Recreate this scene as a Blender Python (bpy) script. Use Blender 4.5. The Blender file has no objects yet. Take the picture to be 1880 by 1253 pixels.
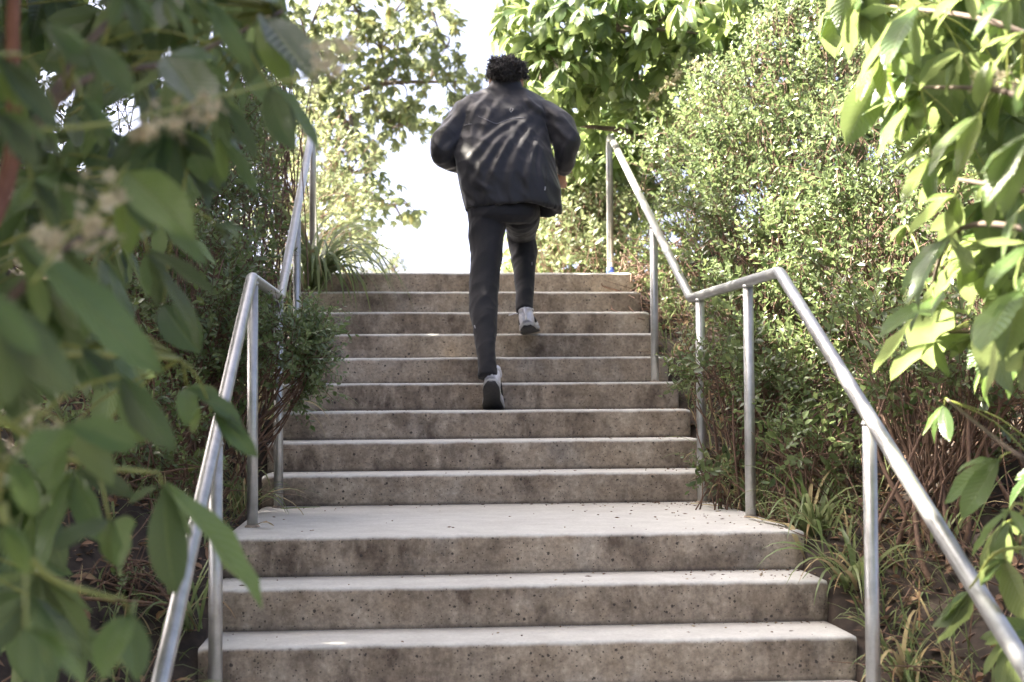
import bpy, math, random
import numpy as np
from mathutils import Matrix, Vector, noise
from mathutils.bvhtree import BVHTree

random.seed(7)
rng = np.random.default_rng(7)
scn = bpy.context.scene
COL = scn.collection

# ------------------------------------------------------------------ camera
W, H, FPX = 1880.0, 1253.0, 2611.0
CAM = np.array([-0.086, -5.06, 0.488])
PITCH, YAW, ROLL = 0.039, -0.077, 0.006


def cam_axes():
    c, s = math.cos(YAW), math.sin(YAW)
    ex, ey, ez = np.array([c, s, 0]), np.array([-s, c, 0]), np.array([0, 0, 1.0])
    c, s = math.cos(PITCH), math.sin(PITCH)
    F, zz = c * ey + s * ez, -s * ey + c * ez
    c, s = math.cos(ROLL), math.sin(ROLL)
    return c * ex - s * zz, F, s * ex + c * zz


CR, CF, CU = cam_axes()
cam = bpy.data.cameras.new('camera')
cam.sensor_width = 36.0
cam.lens = FPX / W * 36.0
cam.clip_start, cam.clip_end = 0.05, 5000
cam.dof.use_dof = True
cam.dof.focus_distance = 5.8
cam.dof.aperture_fstop = 3.4
cam_ob = bpy.data.objects.new('camera', cam)
COL.objects.link(cam_ob)
m = Matrix.Identity(4)
for i in range(3):
    m[i][0], m[i][1], m[i][2], m[i][3] = CR[i], CU[i], -CF[i], CAM[i]
cam_ob.matrix_world = m
scn.camera = cam_ob

# ------------------------------------------------------------------ light
SUN_EL, SUN_AZ = math.radians(49), math.radians(-76)   # azimuth from +Y, clockwise: from ahead on the left
world = bpy.data.worlds.new('World')
scn.world = world
world.use_nodes = True
nt = world.node_tree
bg = nt.nodes['Background']
sky = nt.nodes.new('ShaderNodeTexSky')
sky.sky_type = 'NISHITA'
sky.sun_disc = False
sky.sun_elevation = SUN_EL
sky.sun_rotation = SUN_AZ
sky.air_density = 0.2
sky.dust_density = 4.0
sky.ozone_density = 0.0
nt.links.new(sky.outputs[0], bg.inputs[0])
bg.inputs[1].default_value = 0.11
sun = bpy.data.lights.new('sun', 'SUN')
sun.energy = 4.8
sun.angle = math.radians(0.55)
sun.color = (1.0, 0.92, 0.78)
sun_ob = bpy.data.objects.new('sun', sun)
COL.objects.link(sun_ob)
SDIR = Vector((math.sin(SUN_AZ) * math.cos(SUN_EL), math.cos(SUN_AZ) * math.cos(SUN_EL), math.sin(SUN_EL)))
sun_ob.rotation_euler = SDIR.to_track_quat('Z', 'Y').to_euler()
vs = scn.view_settings
vs.view_transform = 'Standard'
vs.look = 'None'
vs.exposure = 3.42
vs.gamma = 1.0
scn.cycles.max_bounces = 8
scn.cycles.diffuse_bounces = 4
scn.cycles.glossy_bounces = 3
scn.cycles.transmission_bounces = 5
scn.cycles.use_denoising = True
scn.cycles.sample_clamp_indirect = 6.0


# ------------------------------------------------------------------ helpers
def ray(px, py):
    return CF + CR * ((px - W / 2) / FPX) + CU * ((H / 2 - py) / FPX)


def at_y(px, py, Y):            # point of the place seen at that spot, at world depth Y
    d = ray(px, py)
    return CAM + d * ((Y - CAM[1]) / d[1])


def at_d(px, py, dist):         # the same at a distance along the view axis
    return CAM + ray(px, py) * dist


def nrm(a):
    a = np.asarray(a, float)
    return a / (np.linalg.norm(a, axis=-1, keepdims=True) + 1e-12)


class Geo:
    def __init__(self):
        self.v, self.q, self.t, self.a, self.n = [], [], [], [], 0
        self.qm, self.tm = [], []

    def add(self, v, quads=None, tris=None, luv=None, mat=0):
        v = np.asarray(v, float).reshape(-1, 3)
        self.v.append(v)
        self.a.append(np.zeros_like(v) if luv is None else np.asarray(luv, float).reshape(-1, 3))
        if quads is not None and len(quads):
            q = np.asarray(quads, np.int64).reshape(-1, 4)
            self.q.append(q + self.n)
            self.qm.append(np.full(len(q), mat))
        if tris is not None and len(tris):
            t = np.asarray(tris, np.int64).reshape(-1, 3)
            self.t.append(t + self.n)
            self.tm.append(np.full(len(t), mat))
        self.n += len(v)

    def mesh(self, name, mats, smooth=True):
        me = bpy.data.meshes.new(name)
        v = np.concatenate(self.v)
        q = np.concatenate(self.q) if self.q else np.zeros((0, 4), np.int64)
        t = np.concatenate(self.t) if self.t else np.zeros((0, 3), np.int64)
        mi = np.concatenate((self.qm or [np.zeros(0)]) + (self.tm or [np.zeros(0)])).astype(np.int32)
        me.vertices.add(len(v))
        me.vertices.foreach_set('co', v.astype(np.float32).ravel())
        loops = np.concatenate([q.ravel(), t.ravel()]).astype(np.int32)
        start = np.concatenate([np.arange(len(q)) * 4, len(q) * 4 + np.arange(len(t)) * 3]).astype(np.int32)
        me.loops.add(len(loops))
        me.polygons.add(len(start))
        me.polygons.foreach_set('loop_start', start)
        me.loops.foreach_set('vertex_index', loops)
        for mt in (mats if isinstance(mats, (list, tuple)) else [mats]):
            me.materials.append(mt)
        me.polygons.foreach_set('material_index', mi)
        me.polygons.foreach_set('use_smooth', np.full(len(start), smooth))
        at = me.attributes.new('luv', 'FLOAT_VECTOR', 'POINT')
        at.data.foreach_set('vector', np.concatenate(self.a).astype(np.float32).ravel())
        me.update(calc_edges=True)
        return me

    def build(self, name, mats, parent=None, smooth=True):
        return obj(name, self.mesh(name, mats, smooth), parent)


def obj(name, me, parent=None):
    o = bpy.data.objects.new(name, me)
    COL.objects.link(o)
    if parent is not None:
        o.parent = parent
        o.matrix_parent_inverse = parent.matrix_basis.inverted()
    return o


def tag(o, label=None, cat=None, group=None, kind=None):
    if label: o['label'] = label
    if cat: o['category'] = cat
    if group: o['group'] = group
    if kind: o['kind'] = kind
    return o


def thing(name, label, cat, loc=(0, 0, 0), group=None):
    o = bpy.data.objects.new(name, None)
    COL.objects.link(o)
    o.empty_display_size = 0.1
    o.location = tuple(float(c) for c in loc)
    o.matrix_basis = Matrix.Translation(o.location)
    return tag(o, label, cat, group)


def tube(path, rad, seg=8, cap=True, rnd=0.0):
    path = np.asarray(path, float)
    n = len(path)
    rad = np.broadcast_to(np.asarray(rad, float), (n,))
    tan = np.gradient(path, axis=0)
    tan = nrm(tan)
    ref = np.array([0, 0, 1.0]) if abs(tan[0][2]) < 0.9 else np.array([1.0, 0, 0])
    a = nrm(np.cross(tan[0], ref))
    vs_, uv = [], []
    for i in range(n):
        a = nrm(a - tan[i] * np.dot(a, tan[i]))
        b = np.cross(tan[i], a)
        th = np.arange(seg) * 2 * math.pi / seg
        vs_.append(path[i] + rad[i] * (np.cos(th)[:, None] * a + np.sin(th)[:, None] * b))
        uv.append(np.stack([np.cos(th), np.full(seg, i / max(n - 1, 1)), np.full(seg, rnd)], 1))
    v = np.concatenate(vs_)
    i0 = np.arange(n - 1)[:, None] * seg
    j = np.arange(seg)[None]
    j1 = (j + 1) % seg
    q = np.stack([i0 + j, i0 + j1, i0 + seg + j1, i0 + seg + j], -1).reshape(-1, 4)
    t = []
    uv = np.concatenate(uv)
    if cap:
        v = np.concatenate([v, path[:1], path[-1:]])
        uv = np.concatenate([uv, uv[:1], uv[-1:]])
        k = n * seg
        t = [(k, (x + 1) % seg, x) for x in range(seg)] + [(k + 1, (n - 1) * seg + x, (n - 1) * seg + (x + 1) % seg) for x in range(seg)]
    return v, q, t, uv


def catmull(pts, n=6):
    p = np.asarray(pts, float)
    p = np.concatenate([2 * p[:1] - p[1:2], p, 2 * p[-1:] - p[-2:-1]])
    out = []
    for i in range(1, len(p) - 2):
        for k in range(n):
            t = k / n
            out.append(0.5 * (2 * p[i] + (p[i + 1] - p[i - 1]) * t + (2 * p[i - 1] - 5 * p[i] + 4 * p[i + 1] - p[i + 2]) * t * t
                              + (3 * p[i] - p[i - 1] - 3 * p[i + 1] + p[i + 2]) * t ** 3))
    out.append(p[-2])
    return np.array(out)


def frames(d, nh):
    d = nrm(d)
    x = nrm(np.cross(d, nh))
    z = np.cross(x, d)
    return np.stack([x, d, z], -1)      # columns = local axes


def inst(g, tv, tq, tt, tuv, fr, sc, pos, rnd, mat=0):
    n, k = len(pos), len(tv)
    v = np.einsum('nij,kj->nki', fr, tv) * np.asarray(sc).reshape(n, 1, 1) + np.asarray(pos)[:, None]
    uv = np.broadcast_to(tuv, (n, k, 3)).copy()
    uv[:, :, 2] += np.asarray(rnd).reshape(n, 1)
    off = (np.arange(n) * k)[:, None, None]
    g.add(v.reshape(-1, 3), (off + tq[None]).reshape(-1, 4) if len(tq) else None, (off + tt[None]).reshape(-1, 3) if len(tt) else None, uv.reshape(-1, 3), mat)


def rdirs(n):
    return nrm(rng.normal(size=(n, 3)))


# ------------------------------------------------------------------ materials
def mat_new(name):
    mt = bpy.data.materials.new(name)
    mt.use_nodes = True
    t = mt.node_tree
    return mt, t, t.nodes['Principled BSDF'], t.nodes['Material Output']


def nd(t, kind, **kw):
    n = t.nodes.new(kind)
    for k, v in kw.items():
        if k.startswith('i_'):
            key = k[2:]
            key = int(key) if key.isdigit() else key
            n.inputs[key].default_value = v
        else:
            setattr(n, k, v)
    return n


def lk(t, a, b):
    t.links.new(a, b)


def math_n(t, op, a, b=None, c=None, clamp=False):
    n = t.nodes.new('ShaderNodeMath')
    n.operation = op
    n.use_clamp = clamp
    for i, x in enumerate((a, b, c)):
        if x is None: continue
        if isinstance(x, (int, float)): n.inputs[i].default_value = x
        else: t.links.new(x, n.inputs[i])
    return n.outputs[0]


def ramp(t, src, stops):
    n = t.nodes.new('ShaderNodeValToRGB')
    e = n.color_ramp.elements
    while len(e) < len(stops): e.new(0.5)
    for k, (p, c) in enumerate(stops):
        e[k].position = p
        e[k].color = (c, c, c, 1) if isinstance(c, (int, float)) else (*c, 1)
    t.links.new(src, n.inputs[0])
    return n.outputs[0]


def mixc(t, fac, a, b, blend='MIX'):
    n = t.nodes.new('ShaderNodeMix')
    n.data_type = 'RGBA'
    n.blend_type = blend
    for sock, x in ((n.inputs[0], fac), (n.inputs[6], a), (n.inputs[7], b)):
        if isinstance(x, (int, float)): sock.default_value = x
        elif isinstance(x, tuple): sock.default_value = (*x, 1)
        else: t.links.new(x, sock)
    return n.outputs[2]


def noise_n(t, vec, scale, detail=4, rough=0.6):
    n = nd(t, 'ShaderNodeTexNoise')
    n.inputs['Scale'].default_value = scale
    n.inputs['Detail'].default_value = detail
    n.inputs['Roughness'].default_value = rough
    if vec is not None: lk(t, vec, n.inputs['Vector'])
    return n.outputs['Fac']


def leaf_mat(name, stops, trans=(0.28, 0.36, 0.04), tw=0.4, rough=0.42, veins=True, under=(0.12, 0.15, 0.07), spec=0.5):
    mt, t, bs, out = mat_new(name)
    at = nd(t, 'ShaderNodeAttribute', attribute_name='luv')
    sp = nd(t, 'ShaderNodeSeparateXYZ')
    lk(t, at.outputs['Vector'], sp.inputs[0])
    oi = nd(t, 'ShaderNodeObjectInfo')
    r = math_n(t, 'FRACT', math_n(t, 'ADD', sp.outputs[2], oi.outputs['Random']))
    col = ramp(t, r, stops)
    geo = nd(t, 'ShaderNodeNewGeometry')
    tc = nd(t, 'ShaderNodeTexCoord')
    nz = noise_n(t, tc.outputs['Object'], 22, 3)
    col = mixc(t, math_n(t, 'MULTIPLY', nz, 0.5), col, mixc(t, 1.0, col, (0.5, 0.55, 0.4), 'MULTIPLY'))
    if veins:
        au = math_n(t, 'ABSOLUTE', sp.outputs[0])
        ph = math_n(t, 'SUBTRACT', math_n(t, 'MULTIPLY', sp.outputs[1], 13.0), math_n(t, 'MULTIPLY', au, 2.6))
        sv = math_n(t, 'PINGPONG', ph, 0.5)
        side = ramp(t, sv, [(0.0, 1.0), (0.16, 0.0)])
        mid = ramp(t, au, [(0.03, 1.0), (0.1, 0.0)])
        vn = math_n(t, 'MAXIMUM', math_n(t, 'MULTIPLY', side, 0.45), mid)
        col = mixc(t, math_n(t, 'MULTIPLY', vn, 0.45), col, (0.16, 0.2, 0.07))
        bp = nd(t, 'ShaderNodeBump', i_Strength=0.5, i_Distance=0.004)
        hh = math_n(t, 'SUBTRACT', math_n(t, 'MULTIPLY', sv, 1.6), math_n(t, 'MULTIPLY', mid, 1.0))
        lk(t, hh, bp.inputs['Height'])
        lk(t, bp.outputs[0], bs.inputs['Normal'])
    col = mixc(t, math_n(t, 'MULTIPLY', geo.outputs['Backfacing'], 0.6), col, under)
    lk(t, col, bs.inputs['Base Color'])
    bs.inputs['Roughness'].default_value = rough
    bs.inputs['Specular IOR Level'].default_value = spec
    tr = nd(t, 'ShaderNodeBsdfTranslucent')
    tcol = mixc(t, 0.5, mixc(t, 1.0, trans, mixc(t, 0.6, col, (0.4, 0.4, 0.4)), 'MIX'), trans)
    lk(t, tcol, tr.inputs[0])
    ms = nd(t, 'ShaderNodeMixShader')
    ms.inputs[0].default_value = tw
    lk(t, bs.outputs[0], ms.inputs[1])
    lk(t, tr.outputs[0], ms.inputs[2])
    lk(t, ms.outputs[0], out.inputs[0])
    return mt


M = {}
M['buckeye'] = leaf_mat('buckeye_leaf', [(0.0, (0.04, 0.085, 0.022)), (0.45, (0.066, 0.125, 0.032)), (0.8, (0.095, 0.16, 0.032)), (1.0, (0.15, 0.19, 0.03))], rough=0.36, tw=0.4, trans=(0.34, 0.48, 0.02), spec=0.6)
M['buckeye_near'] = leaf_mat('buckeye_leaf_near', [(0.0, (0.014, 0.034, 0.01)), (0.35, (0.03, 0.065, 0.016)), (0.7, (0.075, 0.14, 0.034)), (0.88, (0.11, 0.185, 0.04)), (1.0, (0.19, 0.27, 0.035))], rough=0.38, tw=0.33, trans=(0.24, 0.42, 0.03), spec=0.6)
M['buckeye_far'] = leaf_mat('buckeye_leaf_far', [(0.0, (0.05, 0.08, 0.03)), (0.6, (0.08, 0.12, 0.04)), (0.93, (0.11, 0.15, 0.04)), (1.0, (0.28, 0.2, 0.04))], rough=0.5, tw=0.4, veins=False, trans=(0.3, 0.36, 0.06))
M['shrub'] = leaf_mat('shrub_leaf', [(0.0, (0.018, 0.045, 0.01)), (0.5, (0.036, 0.08, 0.014)), (0.8, (0.065, 0.125, 0.02)), (1.0, (0.16, 0.19, 0.03))], rough=0.33, tw=0.33, veins=False, trans=(0.26, 0.4, 0.03), spec=0.6)
M['shrub_fresh'] = leaf_mat('fresh_shrub_leaf', [(0.0, (0.04, 0.085, 0.022)), (0.4, (0.075, 0.145, 0.03)), (0.75, (0.13, 0.22, 0.05)), (1.0, (0.19, 0.28, 0.07))], rough=0.3, tw=0.28, veins=False, trans=(0.24, 0.34, 0.05), spec=0.7)
M['strap'] = leaf_mat('strap_leaf', [(0.0, (0.09, 0.14, 0.035)), (0.7, (0.14, 0.2, 0.06)), (1.0, (0.2, 0.23, 0.07))], rough=0.4, tw=0.42, veins=False, trans=(0.3, 0.38, 0.06))
M['straw'] = leaf_mat('dry_blade', [(0.0, (0.38, 0.29, 0.14)), (0.6, (0.42, 0.34, 0.17)), (1.0, (0.3, 0.17, 0.08))], rough=0.7, tw=0.2, veins=False, trans=(0.4, 0.3, 0.12), under=(0.35, 0.28, 0.15))
M['flower'] = leaf_mat('cream_flower', [(0.0, (0.6, 0.52, 0.34)), (0.6, (0.68, 0.62, 0.48)), (1.0, (0.5, 0.36, 0.2))], rough=0.7, tw=0.35, veins=False, trans=(0.6, 0.55, 0.35), under=(0.55, 0.5, 0.35))


def bark_mat(name, c1, c2, rough=0.85):
    mt, t, bs, out = mat_new(name)
    tc = nd(t, 'ShaderNodeTexCoord')
    n = noise_n(t, tc.outputs['Object'], 30, 5, 0.7)
    lk(t, ramp(t, n, [(0.3, c1), (0.7, c2)]), bs.inputs['Base Color'])
    bs.inputs['Roughness'].default_value = rough
    bp = nd(t, 'ShaderNodeBump', i_Strength=0.6, i_Distance=0.004)
    lk(t, n, bp.inputs['Height'])
    lk(t, bp.outputs[0], bs.inputs['Normal'])
    return mt


M['bark'] = bark_mat('bark', (0.06, 0.045, 0.035), (0.16, 0.12, 0.09))
M['twig'] = bark_mat('twig', (0.07, 0.04, 0.028), (0.19, 0.115, 0.075))
M['red_twig'] = bark_mat('red_twig', (0.13, 0.05, 0.03), (0.22, 0.1, 0.06))
M['green_stem'] = bark_mat('green_stem', (0.16, 0.19, 0.04), (0.25, 0.27, 0.07), 0.5)


def concrete_mat():
    mt, t, bs, out = mat_new('concrete')
    tc = nd(t, 'ShaderNodeTexCoord')
    at = nd(t, 'ShaderNodeAttribute', attribute_name='luv')
    sp = nd(t, 'ShaderNodeSeparateXYZ')
    lk(t, at.outputs['Vector'], sp.inputs[0])          # x: 1 on the trowelled top, 0 on the cast riser; y: height on the riser; z: per-step number
    mp = nd(t, 'ShaderNodeVectorMath', operation='ADD')
    cb = nd(t, 'ShaderNodeCombineXYZ')
    lk(t, math_n(t, 'MULTIPLY', sp.outputs[2], 7.3), cb.inputs[0])
    lk(t, math_n(t, 'MULTIPLY', sp.outputs[2], 3.1), cb.inputs[1])
    lk(t, tc.outputs['Object'], mp.inputs[0])
    lk(t, cb.outputs[0], mp.inputs[1])
    vec = mp.outputs[0]
    big = noise_n(t, vec, 2.2, 5, 0.62)
    mid = noise_n(t, vec, 9, 6, 0.65)
    fine = noise_n(t, vec, 70, 3, 0.7)
    st = nd(t, 'ShaderNodeMapping')
    st.inputs['Scale'].default_value = (6, 6, 2.6)
    lk(t, vec, st.inputs[0])
    streak = noise_n(t, st.outputs[0], 1.4, 5, 0.65)
    # riser: brownish form-cast face with stains
    ris = ramp(t, mid, [(0.3, (0.27, 0.212, 0.155)), (0.52, (0.37, 0.305, 0.235)), (0.75, (0.45, 0.385, 0.31))])
    stain = math_n(t, 'MULTIPLY', ramp(t, big, [(0.44, 0.0), (0.57, 1.0)]), ramp(t, streak, [(0.36, 0.0), (0.55, 1.0)]))
    stain = math_n(t, 'MULTIPLY', stain, ramp(t, mid, [(0.3, 0.3), (0.6, 1.0)]))
    ris = mixc(t, math_n(t, 'MULTIPLY', stain, 0.95), ris, (0.1, 0.073, 0.054))
    eff = math_n(t, 'MULTIPLY', ramp(t, noise_n(t, vec, 3.1, 4), [(0.55, 0.0), (0.75, 1.0)]), 0.4)
    ris = mixc(t, eff, ris, (0.4, 0.4, 0.38))
    mot = noise_n(t, vec, 26, 8, 0.75)
    ris = mixc(t, 0.75, ris, mixc(t, 1.0, ris, ramp(t, mot, [(0.3, 0.5), (0.5, 1.0), (0.7, 1.45)]), 'MULTIPLY'))
    # top: pale trowelled
    top = ramp(t, mid, [(0.25, (0.46, 0.448, 0.415)), (0.6, (0.55, 0.54, 0.5)), (0.8, (0.6, 0.59, 0.55))])
    top = mixc(t, math_n(t, 'MULTIPLY', ramp(t, big, [(0.5, 0.0), (0.75, 1.0)]), 0.35), top, (0.36, 0.33, 0.3))
    edge = math_n(t, 'ADD', sp.outputs[0], math_n(t, 'MULTIPLY', math_n(t, 'SUBTRACT', mid, 0.5), 0.55))
    fac = ramp(t, edge, [(0.3, 0.0), (0.62, 1.0)])
    col = mixc(t, fac, ris, top)
    # pores
    def pores(scale, thr):
        vo = nd(t, 'ShaderNodeTexVoronoi', i_Scale=scale)
        lk(t, vec, vo.inputs['Vector'])
        cs = nd(t, 'ShaderNodeSeparateColor')
        lk(t, vo.outputs['Color'], cs.inputs[0])
        rad = math_n(t, 'MULTIPLY', ramp(t, cs.outputs[0], [(thr, 0.0), (1.0, 1.0)]), 0.34)
        return math_n(t, 'GREATER_THAN', rad, math_n(t, 'ADD', vo.outputs['Distance'], math_n(t, 'MULTIPLY', math_n(t, 'SUBTRACT', fine, 0.5), 0.6)))
    p1 = pores(120, 0.6)
    p2 = pores(56, 0.84)
    po = math_n(t, 'MAXIMUM', p1, p2)
    po = math_n(t, 'MULTIPLY', po, math_n(t, 'SUBTRACT', 1.0, math_n(t, 'MULTIPLY', fac, 0.93)))
    col = mixc(t, math_n(t, 'MULTIPLY', po, 0.9), col, (0.05, 0.042, 0.038))
    col = mixc(t, math_n(t, 'SUBTRACT', 0.6, math_n(t, 'MULTIPLY', fac, 0.35)), col, mixc(t, 1.0, col, ramp(t, fine, [(0.3, 0.55), (0.7, 1.35)]), 'MULTIPLY'))
    # darker band at the riser foot, broken up by noise
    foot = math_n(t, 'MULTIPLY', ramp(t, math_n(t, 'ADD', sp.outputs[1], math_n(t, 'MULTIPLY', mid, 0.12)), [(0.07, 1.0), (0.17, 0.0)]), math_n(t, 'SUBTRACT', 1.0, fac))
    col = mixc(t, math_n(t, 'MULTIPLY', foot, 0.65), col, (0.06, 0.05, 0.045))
    lk(t, col, bs.inputs['Base Color'])
    bs.inputs['Roughness'].default_value = 0.82
    bs.inputs['Specular IOR Level'].default_value = 0.35
    bp = nd(t, 'ShaderNodeBump', i_Strength=0.5, i_Distance=0.003)
    hgt = math_n(t, 'SUBTRACT', math_n(t, 'ADD', math_n(t, 'MULTIPLY', fine, 0.35), math_n(t, 'MULTIPLY', mid, 0.6)), math_n(t, 'MULTIPLY', po, 0.9))
    lk(t, hgt, bp.inputs['Height'])
    lk(t, bp.outputs[0], bs.inputs['Normal'])
    return mt


M['concrete'] = concrete_mat()


def metal_mat():
    mt, t, bs, out = mat_new('galvanised_pipe')
    tc = nd(t, 'ShaderNodeTexCoord')
    n = noise_n(t, tc.outputs['Object'], 14, 5, 0.7)
    n2 = noise_n(t, tc.outputs['Object'], 120, 3, 0.6)
    n3 = noise_n(t, tc.outputs['Object'], 5, 5, 0.7)
    col = ramp(t, n, [(0.3, (0.36, 0.36, 0.35)), (0.6, (0.5, 0.5, 0.485)), (0.8, (0.58, 0.575, 0.56))])
    sp = nd(t, 'ShaderNodeVectorMath', operation='SCALE')
    st = ramp(t, n3, [(0.6, 0.0), (0.72, 1.0)])
    col = mixc(t, math_n(t, 'MULTIPLY', st, 0.6), col, (0.22, 0.16, 0.12))
    lk(t, col, bs.inputs['Base Color'])
    lk(t, math_n(t, 'SUBTRACT', 0.85, math_n(t, 'MULTIPLY', st, 0.5)), bs.inputs['Metallic'])
    lk(t, math_n(t, 'ADD', 0.3, math_n(t, 'MULTIPLY', n, 0.26)), bs.inputs['Roughness'])
    bp = nd(t, 'ShaderNodeBump', i_Strength=0.15, i_Distance=0.001)
    lk(t, n2, bp.inputs['Height'])
    lk(t, bp.outputs[0], bs.inputs['Normal'])
    return mt


M['metal'] = metal_mat()


def plain(name, col, rough=0.8, nscale=40, var=0.25, bump=0.2, sheen=0.0, metallic=0.0):
    mt, t, bs, out = mat_new(name)
    tc = nd(t, 'ShaderNodeTexCoord')
    n = noise_n(t, tc.outputs['Object'], nscale, 4, 0.6)
    lk(t, mixc(t, ramp(t, n, [(0.3, 0.0), (0.7, 1.0)]), tuple(c * (1 - var) for c in col), tuple(min(1, c * (1 + var)) for c in col)), bs.inputs['Base Color'])
    bs.inputs['Roughness'].default_value = rough
    bs.inputs['Metallic'].default_value = metallic
    if 'cloth' in name: bs.inputs['Specular IOR Level'].default_value = 0.3
    if sheen:
        bs.inputs['Sheen Weight'].default_value = sheen
    bp = nd(t, 'ShaderNodeBump', i_Strength=bump, i_Distance=0.002)
    lk(t, n, bp.inputs['Height'])
    lk(t, bp.outputs[0], bs.inputs['Normal'])
    return mt


M['soil'] = plain('soil', (0.032, 0.022, 0.016), 0.95, 18, 0.6, 1.0)
M['jacket'] = plain('jacket_cloth', (0.012, 0.0117, 0.015), 0.5, 160, 0.2, 0.15, 0.15)
M['trousers'] = plain('trouser_cloth', (0.011, 0.0107, 0.0135), 0.75, 220, 0.2, 0.15, 0.1)
M['skin'] = plain('skin', (0.45, 0.24, 0.16), 0.5, 30, 0.12, 0.05)
M['hair'] = plain('dark_hair', (0.018, 0.014, 0.012), 0.45, 80, 0.4, 0.1)
M['piping'] = plain('pale_piping', (0.22, 0.22, 0.25), 0.4, 60, 0.1, 0.05)
M['shoe_white'] = plain('shoe_white', (0.62, 0.62, 0.66), 0.6, 90, 0.12, 0.25)
M['sock'] = plain('white_sock', (0.66, 0.66, 0.7), 0.9, 160, 0.1, 0.4)
M['sole'] = plain('black_rubber_sole', (0.02, 0.019, 0.019), 0.7, 60, 0.3, 0.4)
M['midsole'] = plain('grey_midsole', (0.42, 0.42, 0.42), 0.7, 60, 0.15, 0.1)
M['blue'] = plain('blue_tape', (0.08, 0.13, 0.5), 0.5, 60, 0.1, 0.05)
M['litter'] = leaf_mat('dry_litter', [(0.0, (0.1, 0.05, 0.03)), (0.5, (0.22, 0.11, 0.06)), (0.8, (0.3, 0.17, 0.09)), (1.0, (0.36, 0.26, 0.14))], rough=0.8, tw=0.1, veins=False, trans=(0.3, 0.15, 0.06), under=(0.2, 0.12, 0.07))

# ------------------------------------------------------------------ ground
RISE, RUN, LAND = 0.14, 0.293, 1.421
XL, XR = -0.721, 1.359
TOPY = LAND + 8 * RUN
NLOW = 7


def stair_z(y):
    return np.interp(y, [-NLOW * RUN - RUN, -0.25, 0, LAND - .1, LAND + .1, TOPY, TOPY + .5], [-(NLOW + 1) * RISE, -0.14, -0.02, 0.0, 0.08, 9 * RISE - 0.05, 9 * RISE])


def ground_z(x, y):
    x, y = np.asarray(x, float), np.asarray(y, float)
    s = stair_z(y)
    dl = np.clip(XL - x, 0, None)
    dr = np.clip(x - XR, 0, None)
    bank = np.minimum(dl * 0.55, 1.2) + np.minimum(dr * 0.42, 1.5)
    bank = bank * np.interp(y, [-9, -5, TOPY, TOPY + 8], [0.6, 1, 1, 0.15])
    bump = 0.03 * np.sin(x * 5.1 + y * 2.3) * np.sin(y * 4.7 - x) * np.clip((dl + dr) * 3, 0, 1)
    inside = (x > XL + 0.03) & (x < XR - 0.03) 
    z = s + bank + bump - 0.05
    return np.where(inside, s - 0.45, z)


def axis(lo, hi, step, far):
    a = np.arange(lo, hi + 1e-6, step)
    out = np.geomspace(0.4, far, 14)
    return np.concatenate([lo - out[::-1], a, hi + out])


gx = np.sort(np.concatenate([axis(-6, 7, 0.16, 1500), [XL, XL + 0.031, XR - 0.031, XR]]))
gy = axis(-8, 16, 0.2, 1500)
X, Y = np.meshgrid(gx, gy)
Z = ground_z(X, Y)
g = Geo()
nx, ny = len(gx), len(gy)
ii = np.arange(ny - 1)[:, None] * nx + np.arange(nx - 1)[None]
g.add(np.stack([X, Y, Z], -1).reshape(-1, 3), np.stack([ii, ii + 1, ii + nx + 1, ii + nx], -1).reshape(-1, 4))
tag(g.build('ground', M['soil']), kind='structure')

# ------------------------------------------------------------------ stairs
stairs = thing('concrete_staircase', 'weathered concrete staircase with brown stained risers climbing between the planted banks', 'staircase', (0.3, 0, 0))


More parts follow.
